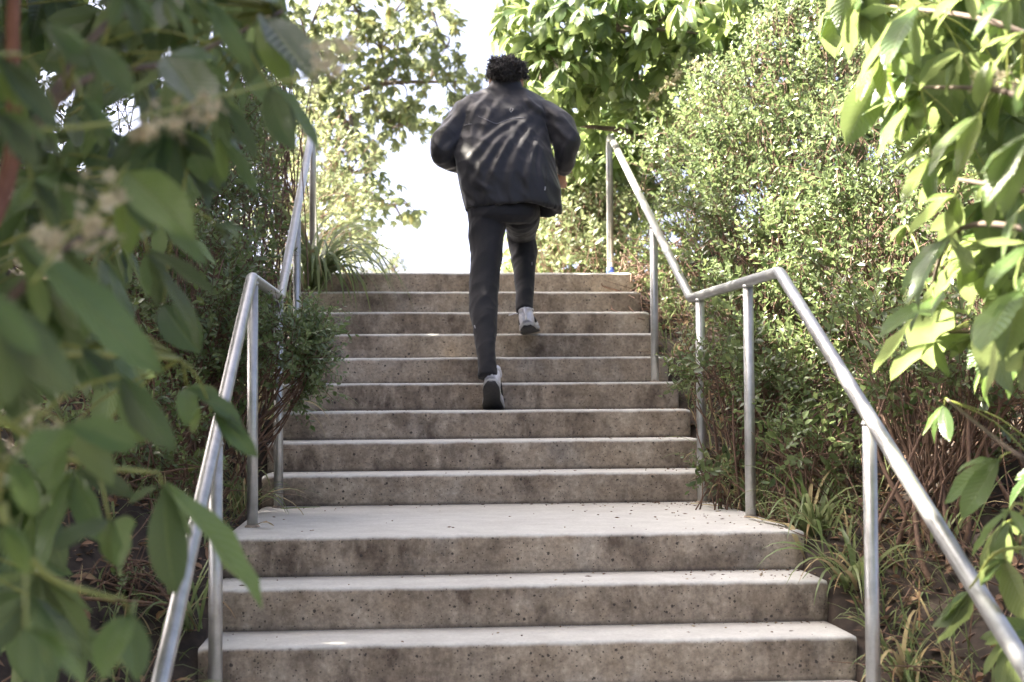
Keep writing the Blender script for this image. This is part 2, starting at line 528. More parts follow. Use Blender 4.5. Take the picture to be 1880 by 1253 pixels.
def step_mesh(i, x0, x1, depth, drop):
    # cross-section along Y-Z (front at y=0, tread at z=0), swept along X with a slightly wavy edge
    R = 0.016
    prof = [(0.0, -drop, 0.0, 0.0), (0.0, -RISE, 0.0, 0.0), (0.0, -RISE * .66, 0.0, .33), (0.0, -RISE * .33, 0.0, .66), (0.0, -R * 1.3, 0.05, .9)]
    for k in range(6):
        a = k / 5 * math.pi / 2
        prof.append((R - R * math.cos(a), -R + R * math.sin(a), 0.3 + 0.14 * k, 1.0))
    prof += [(0.05, 0.0, 1, 1), (depth * .5, 0.0, 1, 1), (depth, 0.0, 1, 1), (depth, -drop, 1, 1)]
    P = np.array(prof)
    n = 90
    xs = np.linspace(x0, x1, n)
    vv, uu = [], []
    for j, x in enumerate(xs):
        w = noise.noise(Vector((x * 3.1, i * 5.7, 0.3))) * 0.003 + noise.noise(Vector((x * 14, i * 5.7, 2.3))) * 0.0014
        h = noise.noise(Vector((x * 2.3, i * 3.7, 7.3))) * 0.0022 + noise.noise(Vector((x * 11, i * 2.7, 9.1))) * 0.0009
        nose = np.clip(P[:, 2], 0, 1)
        infl = np.where((P[:, 0] < 0.06) & (P[:, 1] > -R * 1.4), 1.0, 0.35)
        edge = min(j, n - 1 - j)
        rc = 0.012 if edge == 0 else 0.0
        yy = P[:, 0] + w * infl
        zz = P[:, 1] + h * infl * (P[:, 1] > -R * 1.4)
        yy = np.where(P[:, 0] < .06, yy + rc, yy)
        zz = np.where(P[:, 1] > -R * 1.4, zz - rc * .6, zz)
        vv.append(np.stack([np.full(len(P), x), yy, zz], 1))
        uu.append(np.stack([P[:, 2], P[:, 3], np.full(len(P), i * 1.0 + 20)], 1))
    k = len(P)
    g = Geo()
    i0 = np.arange(n - 1)[:, None] * k
    j = np.arange(k - 1)[None]
    q = np.stack([i0 + j, i0 + k + j, i0 + k + j + 1, i0 + j + 1], -1).reshape(-1, 4)
    g.add(np.concatenate(vv), q, None, np.concatenate(uu))
    for side, jj in ((0, 0), (1, n - 1)):
        v = vv[jj]
        c = np.array([[v[0][0], depth * .5, -drop * .5]])
        tri = [(k, a + 1, a) if side == 0 else (k, a, a + 1) for a in range(k - 1)]
        tri.append((k, 0, k - 1) if side == 0 else (k, k - 1, 0))
        uv = np.zeros((k + 1, 3)); uv[:, 1] = .6; uv[:, 2] = i + 33
        g.add(np.concatenate([v, c]), None, tri, uv)
    return g


for i in range(-NLOW, 10):
    y0 = i * RUN if i <= 0 else LAND + (i - 1) * RUN
    dep = (LAND if i == 0 else RUN) + 0.03
    name = 'landing' if i == 0 else 'step'
    if i == 9: dep = 9.0
    jit = rng.uniform(-.004, .004)
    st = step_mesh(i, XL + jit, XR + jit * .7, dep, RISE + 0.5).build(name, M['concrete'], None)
    st.location = (0, y0, i * RISE)
    st.parent = stairs
    st.matrix_parent_inverse = stairs.matrix_basis.inverted()
    if i == 0: tag(st, 'wide pale landing with dirt specks at its right edge')
g = step_mesh(-8, -1.6, 2.2, 7.0, 0.3)
lp = g.build('path', M['concrete'])
lp.location = (0, -NLOW * RUN - 7.0 + .02, -(NLOW + 1) * RISE)
tag(lp, kind='structure')

# ------------------------------------------------------------------ handrails
PR = 0.0215


def bent(pts, rad=0.05, n=5):
    pts = [np.asarray(p, float) for p in pts]
    out = [pts[0]]
    for a, b, c in zip(pts, pts[1:], pts[2:]):
        d1, d2 = nrm(a - b), nrm(c - b)
        p1, p2 = b + d1 * rad, b + d2 * rad
        for k in range(n + 1):
            t = k / n
            out.append((1 - t) ** 2 * p1 + 2 * t * (1 - t) * b + t * t * p2)
    out.append(pts[-1])
    return np.array(out)


def handrail(label, path, posts):
    path = np.array(path, float)
    t = thing('handrail', label, 'handrail', (path[1][0], 0.5, 0.0), 'pipe handrails beside the stairs')
    v, q, tr, uv = tube(bent(path, 0.028), PR, 20)
    g = Geo(); g.add(v, q, tr, uv); rail = g.build('rail', M['metal'], t)

    def weld(p, axis_, r0, r1):
        v, q, tr, uv = tube([p - axis_ * .004, p - axis_ * .0015, p + axis_ * .0015, p + axis_ * .004], [r0, r1, r1, r0], 16)
        return v, q, tr, uv

    top = path[-1]
    pts = posts + [(top[1], 9 * RISE)]
    po = None
    for py, base in pts:
        x = float(np.interp(py, path[:, 1], path[:, 0]))
        z = float(np.interp(py, path[:, 1], path[:, 2]))
        last = py == top[1]
        if last:
            y2 = py + .06
            pp = bent([top - np.array([0, .03, .014]), (x, y2 - .01, z - .005), (x, y2, z - .07), (x, y2, base - .1)], .03)
        else:
            y2 = py
            pp = np.array([(x, py, base - .1), (x, py, base + .3), (x, py, z - PR * .6)])
        v, q, tr, uv = tube(pp, PR * 0.98, 18)
        g = Geo(); g.add(v, q, tr, uv); po = g.build('post', M['metal'], t)
        g = Geo()
        v, q, tr, uv = tube([(x, y2, base - .002), (x, y2, base + .004), (x, y2, base + .008)], [PR * 1.4, PR * 1.3, PR * 1.05], 18)
        g.add(v, q, tr, uv); g.build('grout_ring', M['concrete'], po)
        if not last:
            g = Geo(); g.add(*weld(np.array([x, py, z - PR * 1.02]), np.array([0, 0, 1.0]), PR * .97, PR * 1.16))
            g.build('weld', M['metal'], po)
    for k in (1, 2):
        g = Geo(); g.add(*weld(path[k] + nrm(path[k + 1] - path[k]) * .036, nrm(path[k + 1] - path[k]), PR * .98, PR * 1.05))
        g.build('weld', M['metal'], rail)
    return po, (float(top[0]), float(top[1]) + .06)


po, (bx_, by_) = handrail('grey pipe handrail on the right, in front of the sunlit hedge', [(1.222, -2.3, -.18), (1.312, .12, .945), (1.268, 1.54, .945), (1.255, 3.97, 2.16)], [(-1.0, -4 * RISE), (.55, 0.0), (1.36, 0.0), (2.48, 4 * RISE)])
v, q, tr, uv = tube([(bx_, by_, 9 * RISE + .009), (bx_, by_, 9 * RISE + .055)], PR * 1.12, 18)
g = Geo(); g.add(v, q, tr, uv); tag(g.build('tape', M['blue'], po), 'blue tape round the foot of the top post')
handrail('grey pipe handrail on the left, half hidden by overhanging leaves', [(-.632, -2.4, -.5), (-.655, .38, .945), (-.638, 1.46, .945), (-.645, 3.86, 2.16)], [(-.72, -3 * RISE), (.41, 0.0), (1.37, 0.0), (2.5, 4 * RISE)])


# ------------------------------------------------------------------ leaves: templates
def leaflet_tmpl(nu, nv, width=0.4, bend=0.15, fold=0.25, ripple=0.02, twist=0.0, seed=0, serr=0.0):
    r = np.random.default_rng(seed)
    v = np.linspace(0, 1, nv + 1)
    u = np.linspace(-1, 1, nu + 1)
    w = (v ** 0.95) * ((1 - v) ** 0.85)
    w = w / w.max() * width * 0.5 + 0.006
    w[-1] = 0.004
    if serr: w = w * (1 + serr * r.uniform(-1, 1, nv + 1))
    U, V = np.meshgrid(u, v)
    Wd = np.repeat(w[:, None], nu + 1, 1)
    x = U * Wd
    z = fold * np.abs(U) * Wd - bend * V ** 2 + ripple * np.sin(V * 14 + r.uniform(0, 6)) * np.abs(U) + .02 * np.sin(V * 5 + r.uniform(0, 6))
    y = V * (1 - 0.25 * bend * V)
    tw = twist * V
    x2, z2 = x * np.cos(tw) - z * np.sin(tw), x * np.sin(tw) + z * np.cos(tw)
    vv = np.stack([x2, y, z2], -1).reshape(-1, 3)
    uv = np.stack([U, V, np.zeros_like(U)], -1).reshape(-1, 3)
    i0 = np.arange(nv)[:, None] * (nu + 1)
    j = np.arange(nu)[None]
    q = np.stack([i0 + j, i0 + j + 1, i0 + nu + 2 + j, i0 + nu + 1 + j], -1).reshape(-1, 4)
    return vv, q, np.zeros((0, 3), int), uv


NEAR = [leaflet_tmpl(4, 6, rng.uniform(.28, .36), rng.uniform(.05, .3), rng.uniform(.1, .4), .018, rng.uniform(-.5, .5), k) for k in range(8)]
FARL = [leaflet_tmpl(2, 4, rng.uniform(.29, .38), rng.uniform(.1, .4), rng.uniform(.1, .35), .01, rng.uniform(-.5, .5), k + 50) for k in range(6)]
near_cache = {}


def near_mesh(k, mt):
    key = (k, mt)
    if key not in near_cache:
        tv, tq, tt, tuv = NEAR[k]
        g = Geo(); g.add(tv, tq, None, tuv)
        near_cache[key] = g.mesh('leaflet', M[mt])
    return near_cache[key]


class Tree:
    """A tree or large shrub with limbs; leaves are hung on petioles from its limbs."""
    def __init__(self, name, label, base, group=None, cat='tree', bark='bark'):
        self.base = np.array(base, float)
        self.root = thing(name, label, cat, base, group)
        self.inv = Matrix.Translation(-Vector(self.base))
        self.pts = []
        self.bark = bark

    def limb(self, pts, r0, r1, name='branch', mt=None, seg=8):
        p = catmull(pts, 6)
        v, q, t, uv = tube(p, np.linspace(r0, r1, len(p)), seg)
        g = Geo(); g.add(v, q, t, uv)
        o = g.build(name, M[mt or self.bark], self.root)
        self.pts.append(p)
        return o

    def nearest(self, h):
        P = np.concatenate(self.pts)
        d = np.linalg.norm(P - h, axis=1) + 0.35 * np.clip(h[2] - P[:, 2], 0, None) 
        return P[np.argmin(d)]

    def leaf(self, hub, tips, nhs, mt, wscale=1.0, rad=0.0022):
        hub = np.asarray(hub, float)
        b = self.nearest(hub)
        mid = (hub + b) / 2 + np.array([0, 0, 0.03]) * min(1, np.linalg.norm(hub - b) * 4)
        v, q, t, uv = tube(catmull([b, mid, hub], 3), rad, 5)
        g = Geo(); g.add(v, q, t, uv)
        o = g.build('leaf', M['green_stem'], self.root)
        for tip, nh in zip(tips, nhs):
            k = random.randrange(len(NEAR))
            d = np.asarray(tip) - hub
            L = np.linalg.norm(d)
            fr = frames(d, nh)
            lo = bpy.data.objects.new('leaflet', near_mesh(k, mt))
            COL.objects.link(lo)
            sc = np.array([L * wscale, L, L])
            A = fr * sc[None]
            lo.parent = o
            lo.matrix_parent_inverse = Matrix.Identity(4)
            lo.matrix_basis = Matrix(((*A[0], hub[0]), (*A[1], hub[1]), (*A[2], hub[2]), (0, 0, 0, 1)))
        return o


def cluster(items, rad):
    groups = []
    for it in items:
        for gr in groups:
            if abs(gr[0][0] - it[0]) < rad and abs(gr[0][1] - it[1]) < rad and abs(gr[0][4] - it[4]) < 0.4 and len(gr) < 7:
                gr.append(it); break
        else:
            groups.append([it])
    return groups


def hang_listed(tree, items, rad, mt, up_hint, jitter=0.5, wscale=1.0):
    """items: (base px, base py, tip px, tip py, distance, width factor): each cluster becomes one compound leaf."""
    for gr in cluster(items, rad):
        hub = np.mean([at_d(a, b, d) for a, b, _, _, d, _ in gr], axis=0)
        tips, nhs = [], []
        for a, b, c, e, d, w in gr:
            dd = d + rng.uniform(-.06, .1) * d * 0.4
            tips.append(at_d(c, e, dd))
            nhs.append(nrm(np.array(up_hint) + rng.normal(size=3) * jitter))
        # short companions that fan out behind the leaflets seen
        ax = nrm(np.mean([t_ - hub for t_ in tips], axis=0))
        Lm = np.mean([np.linalg.norm(t_ - hub) for t_ in tips])
        for k in range(max(0, 4 - len(gr))):
            dv = nrm(ax + rng.normal(size=3) * .55 + CF * .7)
            tips.append(hub + dv * Lm * rng.uniform(.6, .85))
            nhs.append(nrm(np.array(up_hint) + rng.normal(size=3) * jitter))
        tree.leaf(hub, tips, nhs, mt, gr[0][5] * wscale)


def hang_random(tree, hubs, mt, out_dir, size=0.17, up=(0, 0, 1), droop=0.8, wscale=1.0):
    for h in hubs:
        n = random.choice((5, 5, 6, 7))
        ax = nrm(np.array(out_dir) * rng.uniform(.4, 1.0) + rng.normal(size=3) * .45 + np.array([0, 0, -droop * rng.uniform(.4, 1.2)]))
        s1 = nrm(np.cross(ax, [0.1, 0.2, 1]))
        up_ = nrm(np.cross(s1, ax))
        if up_[2] < 0: up_ = -up_
        tips, nhs = [], []
        for k in range(n):
            a = (k / (n - 1) - .5) * math.radians(200)
            L = size * (1 - .38 * abs(k / (n - 1) - .5) * 2) * rng.uniform(.85, 1.15)
            dv = nrm(ax * math.cos(a) + s1 * math.sin(a) - np.array([0, 0, .35]) + rng.normal(size=3) * .1)
            tips.append(h + dv * L)
            nhs.append(nrm(up_ + rng.normal(size=3) * .25))
        tree.leaf(h, tips, nhs, mt, wscale)


def compound_tmpl(seed, tmpl=None, n=5):
    """One palmate leaf of drooping leaflets round the origin, stalk back along -y."""
    r = np.random.default_rng(seed)
    vs_, qs, uvs, k = [], [], [], 0
    for i in range(n):
        tv, tq, _, tuv = (tmpl or FARL)[r.integers(len(tmpl or FARL))]
        a = (i / (n - 1) - .5) * math.radians(190) + r.normal() * .1
        L = 1 - .35 * abs(i / (n - 1) - .5) * 2
        d = np.array([math.sin(a), math.cos(a), -.5 - r.uniform(0, .8)])
        fr = frames(d, np.array([0, .3, 1]) + r.normal(size=3) * .2)
        vs_.append((tv * L) @ fr.T); qs.append(tq + k); k += len(tv)
        uv = tuv.copy(); uv[:, 2] = r.uniform(0, .2); uvs.append(uv)
    v, q, t, uv = tube([(0, -.5, .12), (0, -.2, .06), (0, 0, 0)], .012, 3, False)
    uv[:, 0] = 0.0
    vs_.append(v); qs.append(q + k); uvs.append(uv)
    return np.concatenate(vs_), np.concatenate(qs), np.zeros((0, 3), int), np.concatenate(uvs)


COMP = [compound_tmpl(k, n=random.choice((5, 5, 6))) for k in range(8)]


def crown_points(blobs, n, shell=0.55):
    P, O = [], []
    vol = np.array([b[1][0] * b[1][1] * b[1][2] for b in blobs]) ** .67
    for (c, rr), k in zip(blobs, np.maximum(1, (n * vol / vol.sum())).astype(int)):
        d = rdirs(k)
        rad = shell + (1 - shell) * rng.random(k) ** .6
        lump = 1 + .22 * np.array([noise.noise(Vector(x * 2.3 + np.array(c))) for x in d])
        P.append(np.array(c) + d * np.array(rr) * (rad * lump)[:, None])
        O.append(nrm(d / np.array(rr)))
    return np.concatenate(P), np.concatenate(O)


def tree_crown(tree, blobs, n, size, mt, n_obj=0, pick=None, lean=(0, 0, 0)):
    P, O = crown_points(blobs, n)
    d = nrm(O * .8 + rng.normal(size=P.shape) * .5 + np.array([0, 0, -.35]) + np.array(lean))
    fr = frames(d, np.array([0, 0, 1.0]) + .35 * O + rng.normal(size=P.shape) * .3)
    sc = size * rng.uniform(.7, 1.2, len(P))
    order = np.arange(len(P))
    if n_obj:
        order = np.argsort(pick(P))
        cache = []
        for k, (tv, tq, tt, tuv) in enumerate(COMP):
            g = Geo(); g.add(tv, tq, None, tuv); cache.append(g.mesh('leaf', M[mt]))
        for j in order[:n_obj]:
            o = bpy.data.objects.new('leaf', cache[j % len(cache)])
            COL.objects.link(o)
            A = fr[j] * sc[j]
            o.parent = tree.root
            o.matrix_parent_inverse = tree.inv
            o.matrix_basis = Matrix(((*A[0], P[j][0]), (*A[1], P[j][1]), (*A[2], P[j][2]), (0, 0, 0, 1)))
    rest = order[n_obj:]
    g = Geo()
    for k in range(len(COMP)):
        s = rest[k::len(COMP)]
        if len(s): inst(g, *COMP[k], fr[s], sc[s], P[s], rng.random(len(s)))
    cr = g.build('crown', M[mt], tree.root)
    if n_obj: tag(cr, kind='stuff')
    for (c, rr) in blobs:       # limbs into each clump
        b = tree.nearest(np.array(c))
        for k in range(3):
            e = np.array(c) + rdirs(1)[0] * np.array(rr) * .6
            tree.limb([b, (b + e) / 2 + rng.normal(size=3) * .08 + np.array([0, 0, .06]), e], .014, .005, seg=5)
    return cr


# ------------------------------------------------------------------ small-leaved shrubs
def small_leaf():
    v = np.array([(0, 0, 0), (-.2, .28, .07), (-.22, .62, .05), (0, 1, -.06), (.22, .62, .05), (.2, .28, .07), (0, .48, -.02)])
    t = np.array([(6, 1, 0), (6, 2, 1), (6, 3, 2), (6, 4, 3), (6, 5, 4), (6, 0, 5)])
    uv = np.zeros((7, 3)); uv[:, 1] = v[:, 1]; uv[:, 0] = v[:, 0] * 4
    return v, t[:, ::-1], uv


def sprig_tmpl(seed, pairs=7, L=1.0, leaf=0.27):
    r = np.random.default_rng(seed)
    lv, lt, luv = small_leaf()
    V, T, U, k = [], [], [], 0
    bend = r.normal(size=2) * .12
    def ax(s): return np.array([bend[0] * s * s, s * L, bend[1] * s * s - .08 * s * s])
    for i in range(pairs):
        s = .12 + .88 * i / (pairs - 1)
        a0 = i * 1.571 + r.normal() * .4
        for e in (0, math.pi):
            a = a0 + e
            tilt = .45 + .75 * s * r.uniform(.6, 1.2)
            d = np.array([math.cos(a), tilt, math.sin(a)])
            nh = np.array([-math.cos(a) * tilt, 1, -math.sin(a) * tilt]) + r.normal(size=3) * .35
            fr = frames(d, nh)
            sz = leaf * (1 - .45 * s ** 3) * r.uniform(.75, 1.2)
            V.append((lv * sz) @ fr.T + ax(s)); T.append(lt + k); k += len(lv)
            u = luv.copy(); u[:, 2] = r.uniform(0, .25) + .22 * s; U.append(u)
    return np.concatenate(V), np.concatenate(T), np.concatenate(U)


SPRIG = [sprig_tmpl(k, pairs=random.choice((5, 6, 7))) for k in range(10)]
STEM = tube([(0, -.5, 0), (0, .3, 0), (0, .95, -.05)], [.014, .012, .006], 3, False)


def shrub(label, base, blobs, n, size=0.135, group=None, mt='shrub', nstem=14, ntwig=60, up=.5, name='leafy_shrub', shell=.8, stem_r=.008, xlim=None):
    base = np.array(base, float)
    root = thing(name, label, 'shrub', base, group)
    P, O = crown_points(blobs, n, shell)
    keep = np.ones(len(P), bool)
    for (c, rr) in blobs:
        q = (P - np.array(c)) / np.array(rr)
        keep &= ~((np.linalg.norm(q, axis=1) < .62))
    keep |= rng.random(len(P)) < .15
    gap = np.array([noise.noise(Vector(p * 5.5)) + .6 * noise.noise(Vector(p * 13)) for p in P])
    keep &= gap > -.06
    P, O = P[keep], O[keep]
    ok = P[:, 2] > ground_z(P[:, 0], P[:, 1]) + .02
    if xlim: ok &= (P[:, 0] > xlim[0]) & (P[:, 0] < xlim[1])
    P, O = P[ok], O[ok]
    d = nrm(O * .7 + np.array([0, 0, up]) + rng.normal(size=P.shape) * .45)
    fr = frames(d, rdirs(len(P)))
    sc = size * rng.uniform(.55, 1.4, len(P))
    g = Geo()
    rn = rng.random(len(P))
    for k in range(len(SPRIG)):
        s = np.arange(k, len(P), len(SPRIG))
        tv, tt, tuv = SPRIG[k]
        if len(s): inst(g, tv, np.zeros((0, 4), int), tt, tuv, fr[s], sc[s], P[s], rn[s] * .55)
    g.build('crown', M[mt], root)
    g = Geo()
    inst(g, STEM[0], STEM[1], np.zeros((0, 3), int), STEM[3], fr, sc, P, rn)
    big = [np.array(c) for c, _ in blobs]
    for k in range(ntwig):
        p = P[rng.integers(len(P))]
        c = big[int(np.argmin([np.linalg.norm(p - b) for b in big]))]
        s = base + (c - base) * rng.uniform(.25, .7) + rng.normal(size=3) * .05
        v, q, t, uv = tube(catmull([s, (s + p) / 2 + rng.normal(size=3) * .04, p], 3), np.linspace(.0045, .0018, 7), 4, False)
        g.add(v, q, None, uv)
    g.build('twigs', M['twig'], root)
    for k in range(nstem):
        c, rr = blobs[rng.integers(len(blobs))]
        e = np.array(c) + rng.normal(size=3) * np.array(rr) * .4
        b = base + np.array([rng.normal() * .12, rng.normal() * .12, 0])
        b[2] = float(ground_z(b[0], b[1])) - .03
        mid = b * .5 + e * .5 + rng.normal(size=3) * .06
        mid[2] = b[2] * .45 + e[2] * .55
        p = catmull([b, b * .7 + mid * .3 + rng.normal(size=3) * .03, mid, e], 4)
        v, q, t, uv = tube(p, np.linspace(stem_r * rng.uniform(.7, 1.3), .003, len(p)), 6)
        gg = Geo(); gg.add(v, q, t, uv); gg.build('stem', M['twig'], root)
    return root


def gp(px, py, dist):
    """ground point under a spot of the view at that distance"""
    p = at_d(px, py, dist)
    return (p[0], p[1], float(ground_z(p[0], p[1])))


def blob(px, py, dist, rx, ry, rz):
    return (tuple(at_d(px, py, dist)), (rx, ry, rz))



# ------------------------------------------------------------------ foreground tree on the left (listed leaflets seen close to the camera)
LEFT = [
    (33, 453, 335, 668, 1.75, .9), (20, 440, 114, 607, 1.75, 1.0), (-20, 540, 150, 742, 1.35, 1.1), (-30, 520, 60, 660, 1.35, 1.0), (-10, 560, 30, 760, 1.35, 1.0),
    (300, 560, 360, 641, 2.5, 1.7), (262, 480, 415, 638, 2.2, .8), (235, 470, 278, 574, 2.2, 1.3), (295, 415, 389, 474, 2.1, 1.0), (320, 440, 405, 524, 2.1, .9), (395, 412, 449, 474, 2.3, .9),
    (225, 690, 302, 839, 1.8, 1.2), (312, 680, 342, 775, 2.3, .9), (360, 715, 459, 782, 2.4, .8), (355, 735, 375, 809, 2.4, 1.0), (390, 755, 476, 839, 2.4, .9),
    (124, 575, 161, 625, 1.9, 1.2), (-10, 100, 131, 235, 1.5, 1.0), (-10, 205, 75, 305, 1.5, 1.0), (275, 85, 389, 171, 1.9, .9), (300, -10, 372, 64, 2.0, .8), (362, 27, 469, 131, 2.1, .8),
    (469, 35, 523, 144, 2.2, 1.0), (490, 45, 590, 110, 2.2, .9), (493, 135, 553, 241, 2.3, 1.0), (545, 160, 620, 275, 2.4, .8), (409, 185, 476, 292, 2.2, .9), (440, 190, 515, 250, 2.2, .9),
    (335, 262, 379, 330, 2.3, 1.4), (375, 300, 422, 355, 2.4, 1.5), (400, 250, 486, 355, 2.3, .8), (255, 290, 352, 425, 1.8, .9), (165, 80, 248, 168, 1.7, 1.1), (230, -20, 262, 60, 1.9, 1.1),
    (395, -20, 430, 45, 2.2, 1.0), (80, 45, 168, 118, 1.7, 1.2), (505, -10, 602, 52, 2.5, .7), (302, 885, 519, 1090, 2.2, 1.05), (292, 915, 318, 1105, 2.2, .9), (300, 900, 370, 985, 2.2, 1.1),
    (190, 955, 205, 1050, 2.0, 1.1), (238, 960, 262, 1052, 2.1, 1.1), (170, 945, 98, 982, 1.9, 1.1), (300, 872, 238, 906, 2.2, 1.0), (20, 845, 70, 955, 1.5, 1.1), (212, 1120, 176, 1205, 1.8, 1.1),
    (232, 1150, 258, 1245, 1.8, .9), (45, 1120, 150, 1170, 1.5, 1.1), (80, 1165, 186, 1255, 1.5, 1.1), (262, 1110, 278, 1185, 2.1, 1.0), (150, 800, 210, 870, 1.8, 1.2), (90, 760, 60, 850, 1.6, 1.2),
    (150, 640, 230, 720, 1.9, 1.1), (200, 330, 235, 440, 2.0, 1.0), (60, 330, 120, 430, 1.7, 1.0), (430, 60, 455, 160, 2.3, 1.0), (150, 180, 215, 280, 1.8, 1.0), (330, 130, 400, 215, 2.2, .9),
    (10, 960, 55, 1060, 1.5, 1.1), (20, 1180, 60, 1260, 1.4, 1.1), (110, 460, 190, 560, 1.9, 1.0), (180, 560, 250, 650, 2.0, 1.0),
]
gb = gp(-420, 900, 2.6)
tl = Tree('chestnut_shrub', 'large-leaved shrub with big drooping leaves close to the camera, filling the left edge', gb, cat='shrub')
B = np.array(gb)
j0 = at_d(-120, 700, 2.0)
j1 = at_d(20, 300, 2.0)
tl.limb([B, (B + j0) / 2 + np.array([-.05, 0, .1]), j0, at_d(-60, 500, 1.9), j1, at_d(25, 0, 2.0), at_d(60, -160, 2.1)], .022, .007, 'trunk', 'red_twig', 10)
tl.limb([j1, at_d(180, 60, 2.1), at_d(350, -40, 2.2), at_d(480, -90, 2.3)], .008, .004, mt='bark')
tl.limb([j0, at_d(100, 470, 1.9), at_d(220, 420, 2.1), at_d(330, 380, 2.3)], .008, .003, mt='bark')
tl.limb([at_d(-80, 560, 1.9), at_d(60, 640, 1.9), at_d(200, 650, 2.1), at_d(330, 660, 2.3)], .007, .003, mt='green_stem')
tl.limb([j0, at_d(20, 780, 1.8), at_d(150, 850, 2.0), at_d(290, 868, 2.2)], .008, .003, mt='green_stem')
tl.limb([j0, at_d(-20, 900, 1.7), at_d(80, 1050, 1.7), at_d(210, 1100, 1.8)], .008, .003, mt='green_stem')
tl.limb([j1, at_d(150, 150, 2.0), at_d(330, 110, 2.2), at_d(520, 20, 2.4)], .007, .003, mt='bark')
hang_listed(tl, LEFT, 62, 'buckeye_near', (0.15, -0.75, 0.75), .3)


def left_edge(py):
    return float(np.interp(py, [-100, 0, 250, 450, 640, 800, 1000, 1253], [600, 590, 430, 350, 330, 260, 240, 200]))


hubs = []
while len(hubs) < 100:
    px, py = rng.uniform(-160, 560), rng.uniform(-140, 1150)
    if px > left_edge(py) - 70: continue
    hubs.append(at_d(px, py, rng.uniform(2.3, 3.3)))
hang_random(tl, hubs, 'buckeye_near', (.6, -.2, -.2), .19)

tree_crown(tl, [((-1.3, -3.7, 1.75), (.55, .6, .4)), ((-.95, -2.6, 1.8), (.5, .6, .38)), ((-1.7, -2.8, 1.5), (.5, .6, .5)), ((-.7, -3.6, 2.1), (.5, .6, .35)), ((-1.9, -3.8, 1.2), (.5, .6, .5)), ((-1.2, -1.6, 1.9), (.4, .5, .35))], 560, .2, 'buckeye_near')  # unseen crown added above the frame to keep skylight off the leaves below


# flower spikes
def petals(seed):
    r = np.random.default_rng(seed)
    g = Geo()
    for k in range(5):
        a = k * 1.257 + r.normal() * .2
        tv, tq, _, tuv = leaflet_tmpl(2, 3, .55, .5, .2, .02, 0, seed * 7 + k)
        fr = frames(np.array([math.cos(a), math.sin(a), .9]), np.array([0, 0, 1.0]))
        uv = tuv.copy(); uv[:, 2] = r.uniform(0, .5)
        g.add(tv @ fr.T, tq, None, uv)
    for k in range(4):
        d = nrm(np.array([r.normal() * .35, r.normal() * .35, 1.0])) * 1.5
        v, q, t, uv = tube([(0, 0, 0), d * .6, d], .03, 3, False)
        g.add(v, q, None, uv)
    return g


PET = [petals(k) for k in range(4)]


def flower_spike(tree, pts, r, n, size, span=(0.25, 1.0), spread=.03, down=0.0):
    o = tree.limb(pts, r, r * .5, 'flower_spike', 'green_stem', 6)
    p = catmull(pts, 6)
    g = Geo()
    for k in range(n):
        s = rng.uniform(*span)
        x = p[min(len(p) - 1, int(s * (len(p) - 1)))]
        d = nrm(rng.normal(size=3) + np.array([0, 0, -down]))
        e = x + d * spread * rng.uniform(.5, 1.1)
        v, q, t, uv = tube([x, e], r * .3, 3, False)
        g.add(v, q, None, uv)
        fr = np.array(Vector(d).to_track_quat('Z', 'Y').to_matrix())
        pg = PET[k % 4]
        for a, b, in ((pg, 0),):
            V = np.concatenate(a.v); Q = np.concatenate(a.q); U = np.concatenate(a.a).copy()
            U[:, 2] += rng.random() * .4
            g.add((V * size * rng.uniform(.6, 1.2)) @ fr.T + e, Q, None, U)
    g.build('blossom', M['flower'], o)
    return o


flower_spike(tl, [at_d(-60, 235, 1.55), at_d(60, 238, 1.6), at_d(230, 222, 1.7), at_d(400, 178, 1.85), at_d(560, 138, 2.0)], .0036, 26, .012, (.5, .74), .026, 1.2)
flower_spike(tl, [at_d(520, 150, 1.98), at_d(570, 140, 2.0), at_d(615, 95, 2.05), at_d(632, 70, 2.1)], .0022, 20, .013, (.3, 1.0), .028, .2)
flower_spike(tl, [at_d(60, 520, 1.6), at_d(120, 440, 1.65), at_d(180, 380, 1.7), at_d(235, 300, 1.75)], .0025, 26, .013, (.25, 1.0), .035, .2)
flower_spike(tl, [at_d(20, 850, 2.0), at_d(60, 800, 2.1), at_d(90, 775, 2.15)], .003, 22, .013, (.3, 1.0), .03, .2)

